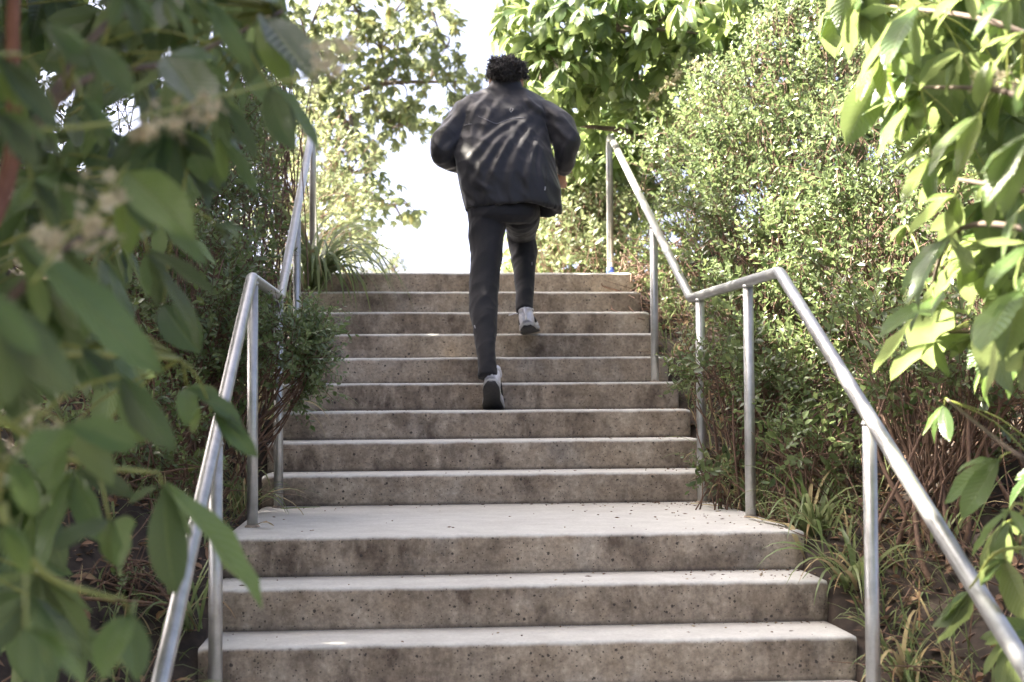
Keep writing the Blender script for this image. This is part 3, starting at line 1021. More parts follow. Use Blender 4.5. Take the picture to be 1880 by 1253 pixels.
# ------------------------------------------------------------------ foreground tree on the right
RIGHT = [
    (1590, 112, 1548, 197, 3.6, 1.1), (1508, 22, 1531, 102, 3.9, 1.0), (1540, 0, 1560, 76, 3.9, 1.0), (1675, 30, 1553, 136, 3.2, .7), (1725, 10, 1617, 116, 3.0, .7), (1705, 25, 1670, 126, 3.0, .8),
    (1750, 86, 1677, 152, 3.0, .8), (1778, 110, 1714, 173, 3.0, .8), (1640, 170, 1551, 257, 3.5, 1.0), (1655, 182, 1598, 263, 3.5, 1.0), (1800, 180, 1677, 293, 2.9, .7), (1700, 288, 1647, 364, 3.3, .8),
    (1720, 290, 1702, 374, 3.3, 1.0), (1778, 226, 1724, 314, 3.0, .8), (1830, 210, 1744, 314, 2.9, .8), (1890, 236, 1784, 371, 2.6, .8), (1900, 250, 1830, 400, 2.6, .9), (1735, 360, 1655, 421, 3.1, .9), (1772, 360, 1748, 440, 3.1, 1.0),
    (1738, 424, 1627, 526, 3.1, .8), (1742, 430, 1640, 545, 3.1, .8), (1736, 450, 1649, 553, 3.1, .8), (1722, 530, 1610, 610, 3.2, .8), (1700, 535, 1664, 605, 3.2, .9), (1750, 500, 1694, 553, 3.1, 1.2),
    (1692, 584, 1580, 657, 3.6, 1.0), (1692, 604, 1630, 690, 3.6, .9), (1698, 588, 1702, 642, 3.6, 1.2), (1725, 570, 1775, 588, 3.5, 1.1), (1788, 620, 1728, 652, 3.4, 1.0), (1888, 450, 1794, 516, 2.7, .8), (1890, 525, 1777, 613, 2.6, .8),
    (1892, 535, 1843, 636, 2.6, .9), (1760, 440, 1790, 486, 3.3, 1.2), (1665, 415, 1620, 442, 3.6, .8), (1745, 648, 1790, 612, 3.4, 1.0), (1722, 742, 1684, 794, 3.7, 1.0), (1722, 745, 1708, 814, 3.7, 1.0), (1755, 752, 1738, 806, 3.7, .9),
    (1825, 858, 1707, 915, 3.3, 1.0), (1822, 862, 1757, 952, 3.3, 1.0), (1832, 850, 1752, 846, 3.3, .9), (1855, 935, 1768, 1016, 3.1, .8), (1845, 950, 1808, 1000, 3.1, .8), (1778, 1078, 1714, 1130, 3.3, 1.2), (1780, 1100, 1734, 1204, 3.3, 1.0),
    (1845, 1028, 1780, 1062, 3.1, 1.1), (1850, 1030, 1867, 1130, 3.1, 1.1), (1862, 925, 1895, 985, 3.0, 1.2), (1860, 800, 1800, 850, 3.3, 1.0), (1880, 60, 1800, 130, 2.7, .8), (1850, 0, 1770, 60, 2.8, .8), (1900, 130, 1850, 210, 2.5, .9),
    (1640, -20, 1560, 40, 3.4, .8), (1780, -20, 1700, 70, 3.0, .8), (1830, 330, 1800, 420, 2.9, 1.0), (1870, 390, 1820, 470, 2.8, .9), (1820, 110, 1790, 200, 2.9, .9), (1840, 560, 1800, 640, 3.0, 1.0), (1900, 640, 1850, 700, 2.9, 1.0),
]
gb = gp(2350, 700, 3.6)
B = np.array(gb)
tr_ = Tree('chestnut_tree', 'large-leaved tree with drooping sunlit leaves hanging in from the right edge', gb)
j0 = at_d(2180, 250, 3.3)
tr_.limb([B, (B + j0) / 2 + np.array([.05, 0, .1]), j0, at_d(2050, -150, 3.2)], .04, .02, 'trunk', 'bark', 10)
for pts in ([j0, at_d(1980, 120, 3.1), at_d(1820, 40, 3.1), at_d(1620, 10, 3.6)], [j0, at_d(2000, 240, 2.9), at_d(1850, 170, 2.9), at_d(1690, 160, 3.3)], [j0, at_d(2020, 380, 2.9), at_d(1880, 350, 2.9), at_d(1760, 330, 3.1)],
            [at_d(2220, 380, 3.4), at_d(2050, 480, 3.0), at_d(1880, 420, 3.0), at_d(1750, 430, 3.2), at_d(1700, 570, 3.5)], [at_d(2220, 420, 3.4), at_d(2030, 640, 3.3), at_d(1900, 610, 3.3), at_d(1740, 610, 3.5)]):
    tr_.limb(pts, .012, .004, seg=6)
hang_listed(tr_, [i for i in RIGHT if i[1] < 700], 60, 'buckeye', (-0.35, -0.4, 0.85), .38, 1.2)
hubs = []
while len(hubs) < 125:
    px, py = rng.uniform(1560, 2000), rng.uniform(-150, 640)
    if px < np.interp(py, [-150, 0, 260, 420, 640], [1540, 1560, 1720, 1760, 1790]): continue
    hubs.append(at_d(px, py, rng.uniform(3.2, 4.0)))
hang_random(tr_, hubs, 'buckeye', (-.6, -.1, -.2), .18, wscale=1.2)
flower_spike(tr_, [at_d(1960, 160, 2.9), at_d(1850, 150, 3.0), at_d(1800, 150, 3.1)], .003, 14, .014, (.4, 1.0), .03, .2)
gb = gp(2150, 1150, 3.5)
B = np.array(gb)
tq_ = Tree('chestnut_sapling', 'young large-leaved plant with soft green leaves low at the right edge behind the rail', gb, cat='shrub')
tq_.limb([B, at_d(2050, 1000, 3.4), at_d(1950, 880, 3.3), at_d(1860, 830, 3.3), at_d(1740, 735, 3.6)], .012, .004, 'trunk', 'bark', 8)
tq_.limb([at_d(2060, 1020, 3.4), at_d(1960, 950, 3.2), at_d(1870, 925, 3.1)], .007, .003, seg=6, mt='green_stem')
tq_.limb([at_d(2080, 1060, 3.4), at_d(1960, 1020, 3.2), at_d(1840, 1010, 3.1), at_d(1785, 1075, 3.25)], .007, .003, seg=6, mt='green_stem')
hang_listed(tq_, [i for i in RIGHT if i[1] >= 700], 60, 'buckeye', (-0.25, -0.45, 0.8), .35)
hubs = [at_d(rng.uniform(1830, 1960), rng.uniform(760, 1180), rng.uniform(3.3, 3.8)) for _ in range(14)]
hang_random(tq_, hubs, 'buckeye', (-.5, -.2, -.2), .15)

# ------------------------------------------------------------------ trees on the left bank that shade the stairs, plus two unseen ones added behind the camera to cut frontal skylight
for k, (x, y, h, lab) in enumerate([(-2.9, -3.6, 3.6, 'shady large-leaved tree on the left bank beside the camera'), (-2.8, -1.2, 3.9, 'shady large-leaved tree on the left bank beside the lower flight'),
                                    (-2.8, 1.2, 4.2, 'shady large-leaved tree on the left bank beside the landing'), (-2.8, 3.4, 3.4, 'shady large-leaved tree on the left bank beside the upper flight'),
                                    (-2.3, -6.9, 3.8, 'unseen large-leaved tree added beside the lower path to dim the skylight, left of where the camera stands'), (2.9, -7.2, 3.8, 'unseen large-leaved tree added beside the lower path to dim the skylight, right of where the camera stands')]):
    z = float(ground_z(x, y))
    t = Tree('chestnut_tree', lab, (x, y, z), 'trees on the left bank')
    t.limb([(x, y, z - .1), (x + .05, y + .05, z + h * .3), (x - .02, y, z + h * .65), (x + .1, y, z + h * .95)], .09, .03, 'trunk', 'bark', 10)
    bl = []
    for q in range(15):
        a = q * 2.4
        bl.append(((x + .7 * math.cos(a) * (.4 + .6 * (q % 3) / 2), y + 1.05 * math.sin(a), z + h * (.3 + .72 * q / 14)), (.62, .72, .48)))
    tree_crown(t, bl, (1400, 2100, 2500, 2100, 700, 800)[k], .245 if k < 4 else .3, 'buckeye')

# ------------------------------------------------------------------ tree behind the stairs on the left (backlit, out of focus)
gb = gp(300, 560, 16)
t = Tree('chestnut_tree', 'pale backlit tree beyond the stair top, left of the sky gap', gb)
B = np.array(gb)
t.limb([B, at_d(360, 400, 16), at_d(460, 200, 16.3), at_d(520, -60, 16.5)], .14, .05, 'trunk', 'bark', 10)
t.limb([at_d(380, 360, 16), at_d(520, 240, 16), at_d(680, 160, 16), at_d(840, 150, 16)], .06, .015, seg=6)
t.limb([at_d(360, 420, 16), at_d(520, 400, 15.6), at_d(640, 380, 15.5), at_d(740, 375, 15.5)], .04, .01, seg=6)
bl = [blob(*b) for b in [(790, 110, 16, .36, .5, .34), (850, 150, 16, .26, .4, .28), (720, 170, 16, .4, .5, .3), (640, 190, 15.5, .4, .5, .4), (700, 20, 16, .5, .5, .32), (620, 60, 16, .4, .5, .4), (560, 120, 15, .5, .6, .6),
                         (780, 215, 16, .4, .4, .22), (840, 250, 16, .2, .3, .18), (640, 280, 15, .35, .4, .4), (590, 240, 15, .4, .5, .5), (790, -10, 16.5, .35, .4, .3), (700, 90, 16, .45, .4, .4), (810, 60, 16, .25, .3, .3), (560, 0, 15, .5, .5, .4), (700, 250, 16, .3, .3, .25), (660, 345, 15, .42, .4, .26), (730, 385, 15.5, .36, .3, .14), (600, 400, 14, .45, .5, .5), (560, 320, 14, .4, .5, .5), (650, 430, 14.5, .3, .3, .2)]]
tree_crown(t, bl, 1500, .15, 'buckeye_far')
gb = gp(470, 480, 11.5)
shrub('loose yellow-green sunlit shrub behind the top of the left handrail', gb, [blob(*b) for b in [(600, 300, 12, .45, .4, .5), (580, 420, 11.5, .45, .4, .4), (540, 350, 11, .4, .4, .6)]], 520, .2, 'shrubs behind the stair top', 'buckeye_far', 6, 30)
gb = gp(700, 520, 22)
shrub('small round far bush just above the top step in the sky gap', gb, [blob(690, 492, 22, .36, .3, .16), blob(720, 496, 22, .2, .2, .1)], 260, .2, 'shrubs behind the stair top', 'buckeye_far', 4, 10)

# ------------------------------------------------------------------ big-leaved tree on the right behind the runner
gb = gp(1330, 400, 10.8)
t = Tree('chestnut_tree', 'tall large-leaved tree with bright sunlit leaves just right of the runner', gb)
B = np.array(gb)
t.limb([B, at_d(1300, 300, 10.7), at_d(1250, 120, 10.5), at_d(1220, -120, 10.5)], .1, .05, 'trunk', 'bark', 10)
t.limb([at_d(1290, 260, 10.6), at_d(1180, 150, 10.3), at_d(1060, 80, 10)], .05, .012, seg=6)
t.limb([at_d(1300, 320, 10.6), at_d(1180, 250, 10.2), at_d(1060, 230, 10)], .04, .012, seg=6)
bl = [blob(*b) for b in [(990, 60, 9.6, .3, .4, .3), (1010, 150, 9.4, .3, .4, .3), (1040, 220, 10.2, .3, .4, .3), (1070, 60, 9.6, .4, .5, .4), (1150, 100, 9.6, .45, .5, .4), (1130, 180, 10.8, .35, .4, .3), (1200, 30, 9.4, .45, .5, .3),
                         (960, 10, 10, .2, .3, .2), (1010, 290, 11.2, .35, .4, .35), (1070, 330, 11.2, .4, .4, .35), (1300, 20, 9, .4, .4, .28), (1010, 400, 11.3, .4, .4, .35), (1100, 390, 11.3, .4, .4, .35), (1040, 460, 11.3, .55, .4, .3), (1180, 250, 10.6, .35, .3, .25), (1250, 130, 10.8, .5, .4, .4), (1090, 255, 10.9, .4, .35, .3), (1165, 310, 10.6, .35, .35, .28), (1040, 310, 11, .35, .35, .3), (1210, 200, 10.2, .35, .3, .28)]]
CAMV = CAM
tree_crown(t, bl, 1450, .19, 'buckeye', 300, lambda P: np.linalg.norm(P - CAMV, axis=1))
for pts in ([(1180, 200, 9), (1230, 150, 9), (1262, 132, 9)], [(1330, 130, 8.8), (1300, 110, 8.8), (1270, 125, 8.8)], [(1420, 20, 8.2), (1405, 40, 8.2), (1385, 65, 8.2)]):
    flower_spike(t, [at_d(*p) for p in pts], .004, 40, .02, (.1, 1.0), .04, .3)

gb = gp(1560, 300, 10.2)
t = Tree('chestnut_tree', 'large-leaved tree standing behind the crest of the right hedge', gb)
B = np.array(gb)
t.limb([B, at_d(1560, 150, 10.2), at_d(1570, -40, 10.2), at_d(1600, -250, 10.2)], .1, .05, 'trunk', 'bark', 10)
tree_crown(t, [blob(*b) for b in [(1400, 20, 10, .5, .5, .4), (1520, 60, 10, .5, .5, .45), (1640, 30, 10, .55, .5, .5), (1760, 60, 10, .55, .5, .55), (1860, 120, 10, .55, .5, .55), (1560, -70, 10, .6, .5, .4), (1720, -80, 10, .6, .5, .4), (1330, -20, 10, .45, .5, .35), (1680, 160, 10, .5, .5, .45), (1400, 160, 10, .5, .4, .4), (1480, 240, 9.6, .5, .4, .4), (1340, 260, 10, .4, .4, .35)]], 1200, .18, 'buckeye')

gb = gp(1060, 520, 10.6)
shrub('bright yellow-green sunlit shrub behind the top step, right of the runner', gb, [blob(*b) for b in [(1030, 450, 10.4, .35, .3, .22), (1090, 420, 10.4, .3, .3, .3), (985, 480, 10.6, .25, .3, .15), (1140, 470, 10, .25, .25, .15), (1060, 350, 10.8, .3, .3, .25)]], 620, .22, 'shrubs behind the stair top', 'buckeye_far', 6, 30)

# ------------------------------------------------------------------ small-leaved hedge shrubs on the right bank
GR = 'small-leaved shrubs on the right bank'
def sh(label, b, blobs, n, **kw):
    if 'left bank' in kw.get('group', '') and 'between the left posts' not in label: kw['xlim'] = (-99, XL - .06)
    if 'right bank' in kw.get('group', '') and 'posts' not in label and 'sprig' not in label: kw['xlim'] = (1.38, 99)
    return shrub(label, gp(*b), [blob(*x) for x in blobs], n, **kw)

sh('tall sunlit small-leaved shrub forming the crest of the hedge on the right', (1480, 480, 7.6), [(1420, 230, 7.6, .45, .45, .42), (1480, 120, 7.8, .36, .4, .34), (1350, 320, 7.7, .4, .4, .35), (1540, 250, 7.4, .35, .4, .4), (1440, 340, 7.3, .4, .35, .3)], 2625, group=GR)
sh('sunlit small-leaved shrub beside the upper flight, behind the upper right rail', (1290, 500, 8.8), [(1260, 330, 8.8, .4, .4, .36), (1330, 220, 8.9, .3, .4, .3), (1220, 400, 8.8, .35, .35, .28), (1180, 460, 8.6, .3, .3, .22)], 1562, group=GR, nstem=16)
sh('dense small-leaved shrub with blue-green glossy leaves above the lower right rail', (1640, 620, 6.2), [(1600, 330, 6.4, .3, .35, .36), (1640, 450, 6.2, .28, .35, .3), (1560, 470, 6.4, .32, .35, .3), (1720, 380, 6.3, .3, .35, .4)], 1687, group=GR)
sh('leggy small-leaved shrub with bare brown stems behind the bent right rail', (1420, 700, 6.9), [(1380, 470, 7.0, .34, .3, .24), (1460, 520, 6.7, .32, .3, .24), (1530, 590, 6.4, .28, .3, .2), (1330, 420, 7.2, .3, .3, .22), (1400, 600, 6.7, .3, .3, .18), (1310, 560, 7.0, .2, .25, .14), (1500, 680, 6.2, .22, .25, .13)], 1687, group=GR, nstem=26, ntwig=120)
sh('low small-leaved shrub spreading through the posts of the right landing rail', (1360, 800, 6.15), [(1350, 690, 6.2, .13, .14, .09), (1420, 740, 6.1, .16, .16, .1), (1300, 680, 6.4, .09, .12, .06), (1400, 640, 6.3, .14, .14, .07)], 412, group=GR, nstem=16, ntwig=60, up=.3)
sh('low light-green small-leaved shrub beside the landing, right of the rail post', (1500, 900, 5.6), [(1480, 830, 5.6, .15, .15, .09), (1540, 780, 5.7, .14, .15, .1), (1440, 850, 5.6, .09, .12, .06)], 362, group=GR, nstem=14, ntwig=50, up=.3)
sh('tiny small-leaved sprig growing out at the foot of the right landing post', (1330, 905, 6.1), [(1310, 870, 6.1, .06, .06, .025)], 32, group=GR, nstem=4, ntwig=8, up=.2)
sh('small-leaved shrub with few leaves and many bare stems right of the lower post', (1720, 1130, 4.9), [(1620, 640, 5.4, .22, .25, .16), (1740, 700, 5.1, .25, .25, .14), (1840, 620, 5.0, .25, .3, .25)], 650, group=GR, nstem=20, ntwig=90, stem_r=.011)
sh('small-leaved shrub at the far right edge, in shade under the large leaves', (1860, 900, 5.2), [(1860, 470, 5.6, .35, .4, .4), (1830, 760, 5.1, .16, .2, .12), (1830, 330, 6, .35, .4, .4)], 875, group=GR, nstem=20)
sh('small leafy shrub at the right end of the top step', (1190, 520, 8.9), [(1170, 510, 8.9, .2, .25, .1), (1190, 575, 8.4, .12, .15, .1), (1110, 480, 9.3, .3, .2, .12)], 412, group=GR, nstem=8)

# left bank
GL = 'small-leaved shrubs on the left bank'
sh('dark small-leaved shrub behind the upper left handrail', (420, 560, 7.2), [(440, 330, 7.4, .36, .4, .42), (480, 430, 7.2, .24, .3, .3), (380, 460, 6.9, .36, .35, .35), (500, 250, 7.6, .22, .3, .3)], 1875, group=GL)
sh('bushy small-leaved shrub pushing out between the left posts over the stairs', (395, 760, 5.95), [(528, 645, 5.9, .155, .15, .115), (575, 630, 5.95, .08, .1, .075), (505, 710, 5.85, .13, .13, .1), (430, 640, 6.1, .13, .14, .14), (420, 560, 6.2, .1, .12, .1)], 875, group=GL, size=.12, nstem=6, ntwig=60, up=.35, mt='shrub_fresh')
sh('small-leaved shrub left of the landing rail, in deep shade', (330, 800, 5.7), [(360, 600, 6.0, .3, .3, .26), (300, 520, 6.0, .35, .35, .3), (400, 520, 6.2, .2, .25, .16)], 1062, group=GL, nstem=24, ntwig=90)
sh('tall dark small-leaved shrub at the top left behind the close leaves', (300, 560, 6.8), [(250, 300, 6.6, .45, .45, .5), (120, 180, 6.6, .5, .5, .5), (330, 130, 7.0, .4, .4, .4), (460, 90, 7.6, .35, .4, .35), (90, 420, 6.2, .4, .4, .4)], 1500, size=.15, group=GL)
sh('tall small-leaved shrub behind the rail top at the left, against the pale tree', (520, 420, 8.6), [(530, 150, 8.8, .3, .35, .4), (545, 40, 9.0, .26, .3, .3), (520, 320, 8.6, .2, .3, .3)], 937, group=GL, size=.16)
sh('shaded small-leaved shrub low on the left bank beside the lower handrail', (200, 900, 5.2), [(250, 820, 5.4, .25, .25, .2), (120, 760, 5.2, .3, .3, .28), (330, 900, 5.2, .12, .15, .12), (60, 900, 5.0, .3, .3, .25), (380, 740, 5.9, .16, .2, .16)], 775, group=GL, nstem=26, ntwig=90)
sh('low straggly small-leaved shrub beneath the close leaves at the bottom left', (210, 1180, 4.6), [(230, 1085, 4.6, .1, .12, .06), (150, 1100, 4.7, .12, .15, .08), (330, 1110, 4.5, .035, .05, .03), (90, 1000, 5, .2, .2, .12)], 237, group=GL, size=.09, nstem=22, ntwig=60, up=.2)


# ------------------------------------------------------------------ strap-leaved plants and grass
def blade_geo(p0, d, L, w, droop, rnd, seg=9, tipcol=False, twist=0.0):
    d = nrm(d)
    side = nrm(np.cross(d, [0, 0, 1.0]) + 1e-6)
    c = [np.array(p0, float)]
    cur = d.copy()
    for k in range(seg):
        cur = nrm(cur + np.array([0, 0, -droop / seg * (0.4 + 1.6 * k / seg)]))
        c.append(c[-1] + cur * L / seg)
    c = np.array(c)
    s = np.linspace(0, 1, seg + 1)
    ww = w * np.minimum(1, .5 + s * 2) * (1 - s ** 2.2) + .0006
    sd = side[None] * np.cos(twist * s)[:, None] + np.array([0, 0, 1.0]) * np.sin(twist * s)[:, None]
    up = np.array([0, 0, .25])[None] * ww[:, None]
    v = np.stack([c - sd * ww[:, None] + up, c, c + sd * ww[:, None] + up], 1).reshape(-1, 3)
    uv = np.stack([np.tile([-1, 0, 1], seg + 1), np.repeat(s, 3), np.full(3 * seg + 3, rnd)], 1)
    i0 = np.arange(seg)[:, None] * 3
    j = np.arange(2)[None]
    q = np.stack([i0 + j, i0 + j + 1, i0 + j + 4, i0 + j + 3], -1).reshape(-1, 4)
    return v, q, uv


def strap_plant(label, base, n, L, w, lean, group='strap-leaved plants', mt='strap', droop=(1.2, 2.6), dry=.12):
    base = np.array(base, float)
    root = thing('strap_leaved_plant', label, 'plant', base, group)
    for k in range(n):
        a = rng.uniform(0, 2 * math.pi)
        d = np.array([math.cos(a) * .7, math.sin(a) * .7, rng.uniform(.6, 1.6)]) + np.array(lean)
        v, q, uv = blade_geo(base + np.array([rng.normal() * .025, rng.normal() * .025, 0]), d, L * rng.uniform(.6, 1.15), w * rng.uniform(.7, 1.2), rng.uniform(*droop), rng.random() * .9, twist=rng.normal() * .4)
        g = Geo(); g.add(v, q, None, uv)
        g.build('blade', M['straw' if rng.random() < dry else mt], root)
    return root


strap_plant('lush strap-leaved plant arching over the left end of the top steps', (XL + .1, 3.6, 1.14), 80, .78, .014, (.4, -.55, .7), droop=(1.8, 3.4), dry=.05)
p = at_y(540, 660, 2.4)
strap_plant('strap-leaved plant drooping over the steps beneath the bushy left shrub', (XL - .02, 2.0, .38), 26, .46, .009, (.65, -.3, .2), dry=.15)
strap_plant('thin grassy plant on the left beside the upper steps', (XL + .03, 2.95, .84), 40, .42, .009, (.5, -.2, .4), dry=.1)
strap_plant('green strap-leaved plant leaning over the step ends above the bushy left shrub', (XL + .02, 2.45, .56), 34, .4, .009, (.4, -.2, .5), dry=.1)
strap_plant('grassy plant with thin curved blades at the foot of the left landing posts', (XL - .03, 1.05, .0), 30, .42, .0055, (.35, -.1, .15), dry=.25)
strap_plant('short green grassy plant left of the lower steps', (XL - .05, -.45, -.25), 22, .34, .006, (-.05, -.3, .5), dry=.1)
strap_plant('grassy plant at the bottom left beside the lowest step in view', (XL - .06, -.95, -.5), 24, .34, .0065, (-.05, -.3, .5), dry=.1)
strap_plant('fresh green grass clump on the right between the landing posts', (1.40, 1.0, -.02), 34, .3, .005, (-.05, -.1, .6), dry=.2)
strap_plant('grass clump on the right behind the inner landing post', (1.42, 1.6, .05), 32, .4, .005, (-.1, -.1, .6), dry=.25)
strap_plant('wide green grass clump right of the landing front corner', (1.46, .2, -.06), 40, .4, .008, (-.1, -.25, .5), dry=.15)
strap_plant('long green grass clump beside the step below the landing on the right', (1.46, -.25, -.2), 32, .4, .008, (-.15, -.3, .5), dry=.2)
strap_plant('grass clump at the bottom right next to the lowest steps', (1.45, -.75, -.42), 26, .34, .007, (-.1, -.3, .5), dry=.15)
strap_plant('single grass clump in the dark soil right of the lower post', (1.75, -.35, -.02), 14, .3, .006, (0, -.1, .6), dry=.1)

# grass, litter and twigs nobody could count
g = Geo()
for k in range(2200):
    side = rng.random() < .65
    y = rng.uniform(-1.6, 3.8)
    x = XR + .04 + abs(rng.normal()) * .22 if side else XL - .04 - abs(rng.normal()) * .2
    z = float(ground_z(x, y))
    v, q, uv = blade_geo((x, y, z - .01), (rng.normal() * .5, rng.normal() * .5 - .1, 1.0), rng.uniform(.08, .24), rng.uniform(.002, .0045), rng.uniform(.3, 2.0), rng.random(), 5)
    g.add(v, q, None, uv, 0 if rng.random() < .82 else 1)
tag(g.build('grass', [M['strap'], M['straw']]), 'thin grass and dry blades along both edges of the stairs', 'grass', kind='stuff')
g = Geo()
tv, tt, tuv = small_leaf()
n = 11000
side = rng.random(n) < .65
x = np.where(side, XR + .03 + np.abs(rng.normal(size=n)) * .9, XL - .03 - np.abs(rng.normal(size=n)) * .8)
y = rng.uniform(-3.0, 4.5, n)
P = np.stack([x, y, ground_z(x, y) + rng.uniform(.003, .03, n)], 1)
d = rdirs(n); d[:, 2] *= .3
inst(g, tv, np.zeros((0, 4), int), tt, tuv, frames(d, np.array([0, 0, 1.0]) + rng.normal(size=(n, 3)) * .3), rng.uniform(.02, .06, n), P, rng.random(n))
tag(g.build('leaf_litter', M['litter']), 'dry brown leaf litter on the soil of both banks', 'leaf litter', kind='stuff')
g = Geo()
for k in range(650):
    s = rng.random() < .62
    y = rng.uniform(-2.2, 4.2)
    x = XR + .08 + abs(rng.normal()) * .5 if s else XL - .08 - abs(rng.normal()) * .5
    z = float(ground_z(x, y))
    a = np.array([x, y, z + rng.uniform(0, .04)])
    L = rng.uniform(.12, .5)
    dv = nrm(np.array([rng.normal(), rng.normal() * .8, abs(rng.normal()) * .8 + .05])) * L
    v, q, t, uv = tube(catmull([a, a + dv * .5 + rng.normal(size=3) * .02, a + dv], 2), np.linspace(.0032, .0012, 5), 4, False)
    g.add(v, q, None, uv)
tag(g.build('dead_twigs', M['twig']), 'tangle of thin dead twigs under the shrubs', 'twigs', kind='stuff')

# fallen blades on the landing, one by one
FALL = [('long straw-coloured blade hanging over the right end of the landing edge', [(1372, 948, .012), (1420, 958, .012), (1450, 965, .012), (1462, 990, None), (1485, 1040, None)], .011),
        ('pale dry blade lying flat by the inner right landing post', [(1268, 924, .006), (1310, 928, .008), (1358, 933, .006)], .007),
        ('bent dry stalk lying along the back of the landing on the right', [(1345, 921, .01), (1370, 930, .02), (1400, 936, .008)], .004),
        ('dry reddish straw tuft at the foot of the outer left landing post', [(470, 964, .01), (488, 958, .03), (503, 966, .006)], .008),
        ('short green blade lying at the back of the landing on the left', [(515, 934, .006), (550, 932, .01), (588, 931, .006)], .006)]
for lab, pts, w in FALL:
    c = []
    for px, py, z in pts:
        dr = ray(px, py)
        if z is None:
            c.append(at_y(px, py, -.012))
        else:
            c.append(CAM + dr * ((z - CAM[2]) / dr[2]))
    c = catmull(c, 5)
    s = np.linspace(0, 1, len(c))
    tan = nrm(np.gradient(c, axis=0))
    sd = nrm(np.cross(tan, np.array([0, -.45, 1.0])))
    ww = w * np.sin(np.pi * np.clip(s * .9 + .08, 0, 1)) ** .5 + .0006
    v = np.stack([c - sd * ww[:, None], c + np.array([0, 0, .0015]), c + sd * ww[:, None]], 1).reshape(-1, 3)
    i0 = np.arange(len(c) - 1)[:, None] * 3
    j = np.arange(2)[None]
    g = Geo()
    g.add(v, np.stack([i0 + j, i0 + j + 1, i0 + j + 4, i0 + j + 3], -1).reshape(-1, 4), None, np.stack([np.tile([-1, 0, 1], len(c)), np.repeat(s, 3), np.full(len(v), .2)], 1))
    o = g.build('fallen_blade', M['strap' if 'green' in lab else 'straw'])
    tag(o, lab, 'dry leaf' if 'green' not in lab else 'leaf', 'fallen blades on the landing')

# specks of soil and bark on the treads
g = Geo()
base = np.array([(1, 0, 0), (-1, 0, 0), (0, 1, 0), (0, -1, 0), (0, 0, 1), (0, 0, -1)], float)
oct_ = [(0, 2, 4), (2, 1, 4), (1, 3, 4), (3, 0, 4), (2, 0, 5), (1, 2, 5), (3, 1, 5), (0, 3, 5)]
for k in range(520):
    i = random.choice((0, 0, 0, 0, -1, -2, -1, 1, 2, 3))
    y0 = i * RUN if i <= 0 else LAND + (i - 1) * RUN
    dep = LAND if i == 0 else RUN
    x = XR - abs(rng.normal()) * .28 if rng.random() < .6 else rng.uniform(XL, XR)
    if x < XL or x > XR: continue
    y = y0 + dep * (rng.uniform(.03, .98) if rng.random() < .6 else 1 - abs(rng.normal()) * .08)
    if y < y0 + .02 or y > y0 + dep - .005: continue
    s = rng.uniform(.0015, .0045)
    a = rng.uniform(0, 6.28)
    R = np.array([[math.cos(a), -math.sin(a), 0], [math.sin(a), math.cos(a), 0], [0, 0, 1]])
    g.add((base * (s * rng.uniform(1, 3.2), s, s * .6)) @ R.T + (x, y, i * RISE + s * .4), None, oct_, np.tile([0, 0, rng.random() * .5], (6, 1)))
tag(g.build('debris', M['litter']), 'dark specks of soil and bark scattered on the treads', 'debris', kind='stuff')

# ------------------------------------------------------------------ the runner
def remesh(g, name, voxel, smooth_it=2, warp=None):
    me = g.mesh(name, [])
    o = bpy.data.objects.new(name + '_tmp', me)
    COL.objects.link(o)
    md = o.modifiers.new('r', 'REMESH')
    md.mode = 'VOXEL'
    md.voxel_size = voxel
    if smooth_it:
        sm = o.modifiers.new('s', 'SMOOTH')
        sm.iterations = smooth_it
        sm.factor = .5
    dg = bpy.context.evaluated_depsgraph_get()
    me2 = bpy.data.meshes.new_from_object(o.evaluated_get(dg))
    bpy.data.objects.remove(o)
    n = len(me2.vertices)
    co = np.empty(n * 3, np.float32); me2.vertices.foreach_get('co', co); co = co.reshape(-1, 3).astype(float)
    no = np.empty(n * 3, np.float32); me2.vertices.foreach_get('normal', no); no = no.reshape(-1, 3).astype(float)
    if warp is not None:
        co = co + no * warp(co, no)[:, None]
        me2.vertices.foreach_set('co', co.astype(np.float32).ravel())
    me2.polygons.foreach_set('use_smooth', np.full(len(me2.polygons), True))
    me2.update()
    return me2


def ring(px0, px1, py, Yc, hd, n=28, sq=2.4, tilt=0.0):
    a, b = at_y(px0, py, Yc), at_y(px1, py, Yc)
    c, hw = (a + b) / 2, (b[0] - a[0]) / 2
    th = np.arange(n) * 2 * math.pi / n
    cx, sx = np.cos(th), np.sin(th)
    x = np.sign(cx) * np.abs(cx) ** (2 / sq) * hw
    y = np.sign(sx) * np.abs(sx) ** (2 / sq) * hd
    return np.stack([c[0] + x, c[1] + y, c[2] + y * tilt], 1)


def loft(rings, g):
    n = len(rings[0])
    v = np.concatenate(rings + [np.mean(rings[0], 0)[None], np.mean(rings[-1], 0)[None]])
    i0 = np.arange(len(rings) - 1)[:, None] * n
    j = np.arange(n)[None]
    q = np.stack([i0 + j, i0 + (j + 1) % n, i0 + n + (j + 1) % n, i0 + n + j], -1).reshape(-1, 4)
    k = len(rings) * n
    t = [(k, (x + 1) % n, x) for x in range(n)] + [(k + 1, k - n + x, k - n + (x + 1) % n) for x in range(n)]
    # consistent outward faces for a loft that runs downward
    if rings[-1][:, 2].mean() < rings[0][:, 2].mean():
        q = q[:, ::-1]; t = [x[::-1] for x in t]
    g.add(v, q, t)


def limb_geo(g, pts, seg=18):
    P = np.array([at_y(a, b, c) for a, b, c, _ in pts])
    R = np.array([[r, 0, 0] for *_, r in pts])
    p, r = catmull(P, 5), catmull(R, 5)[:, 0]
    v, q, t, uv = tube(p, r, seg)
    g.add(v, q, t)
    return p, r


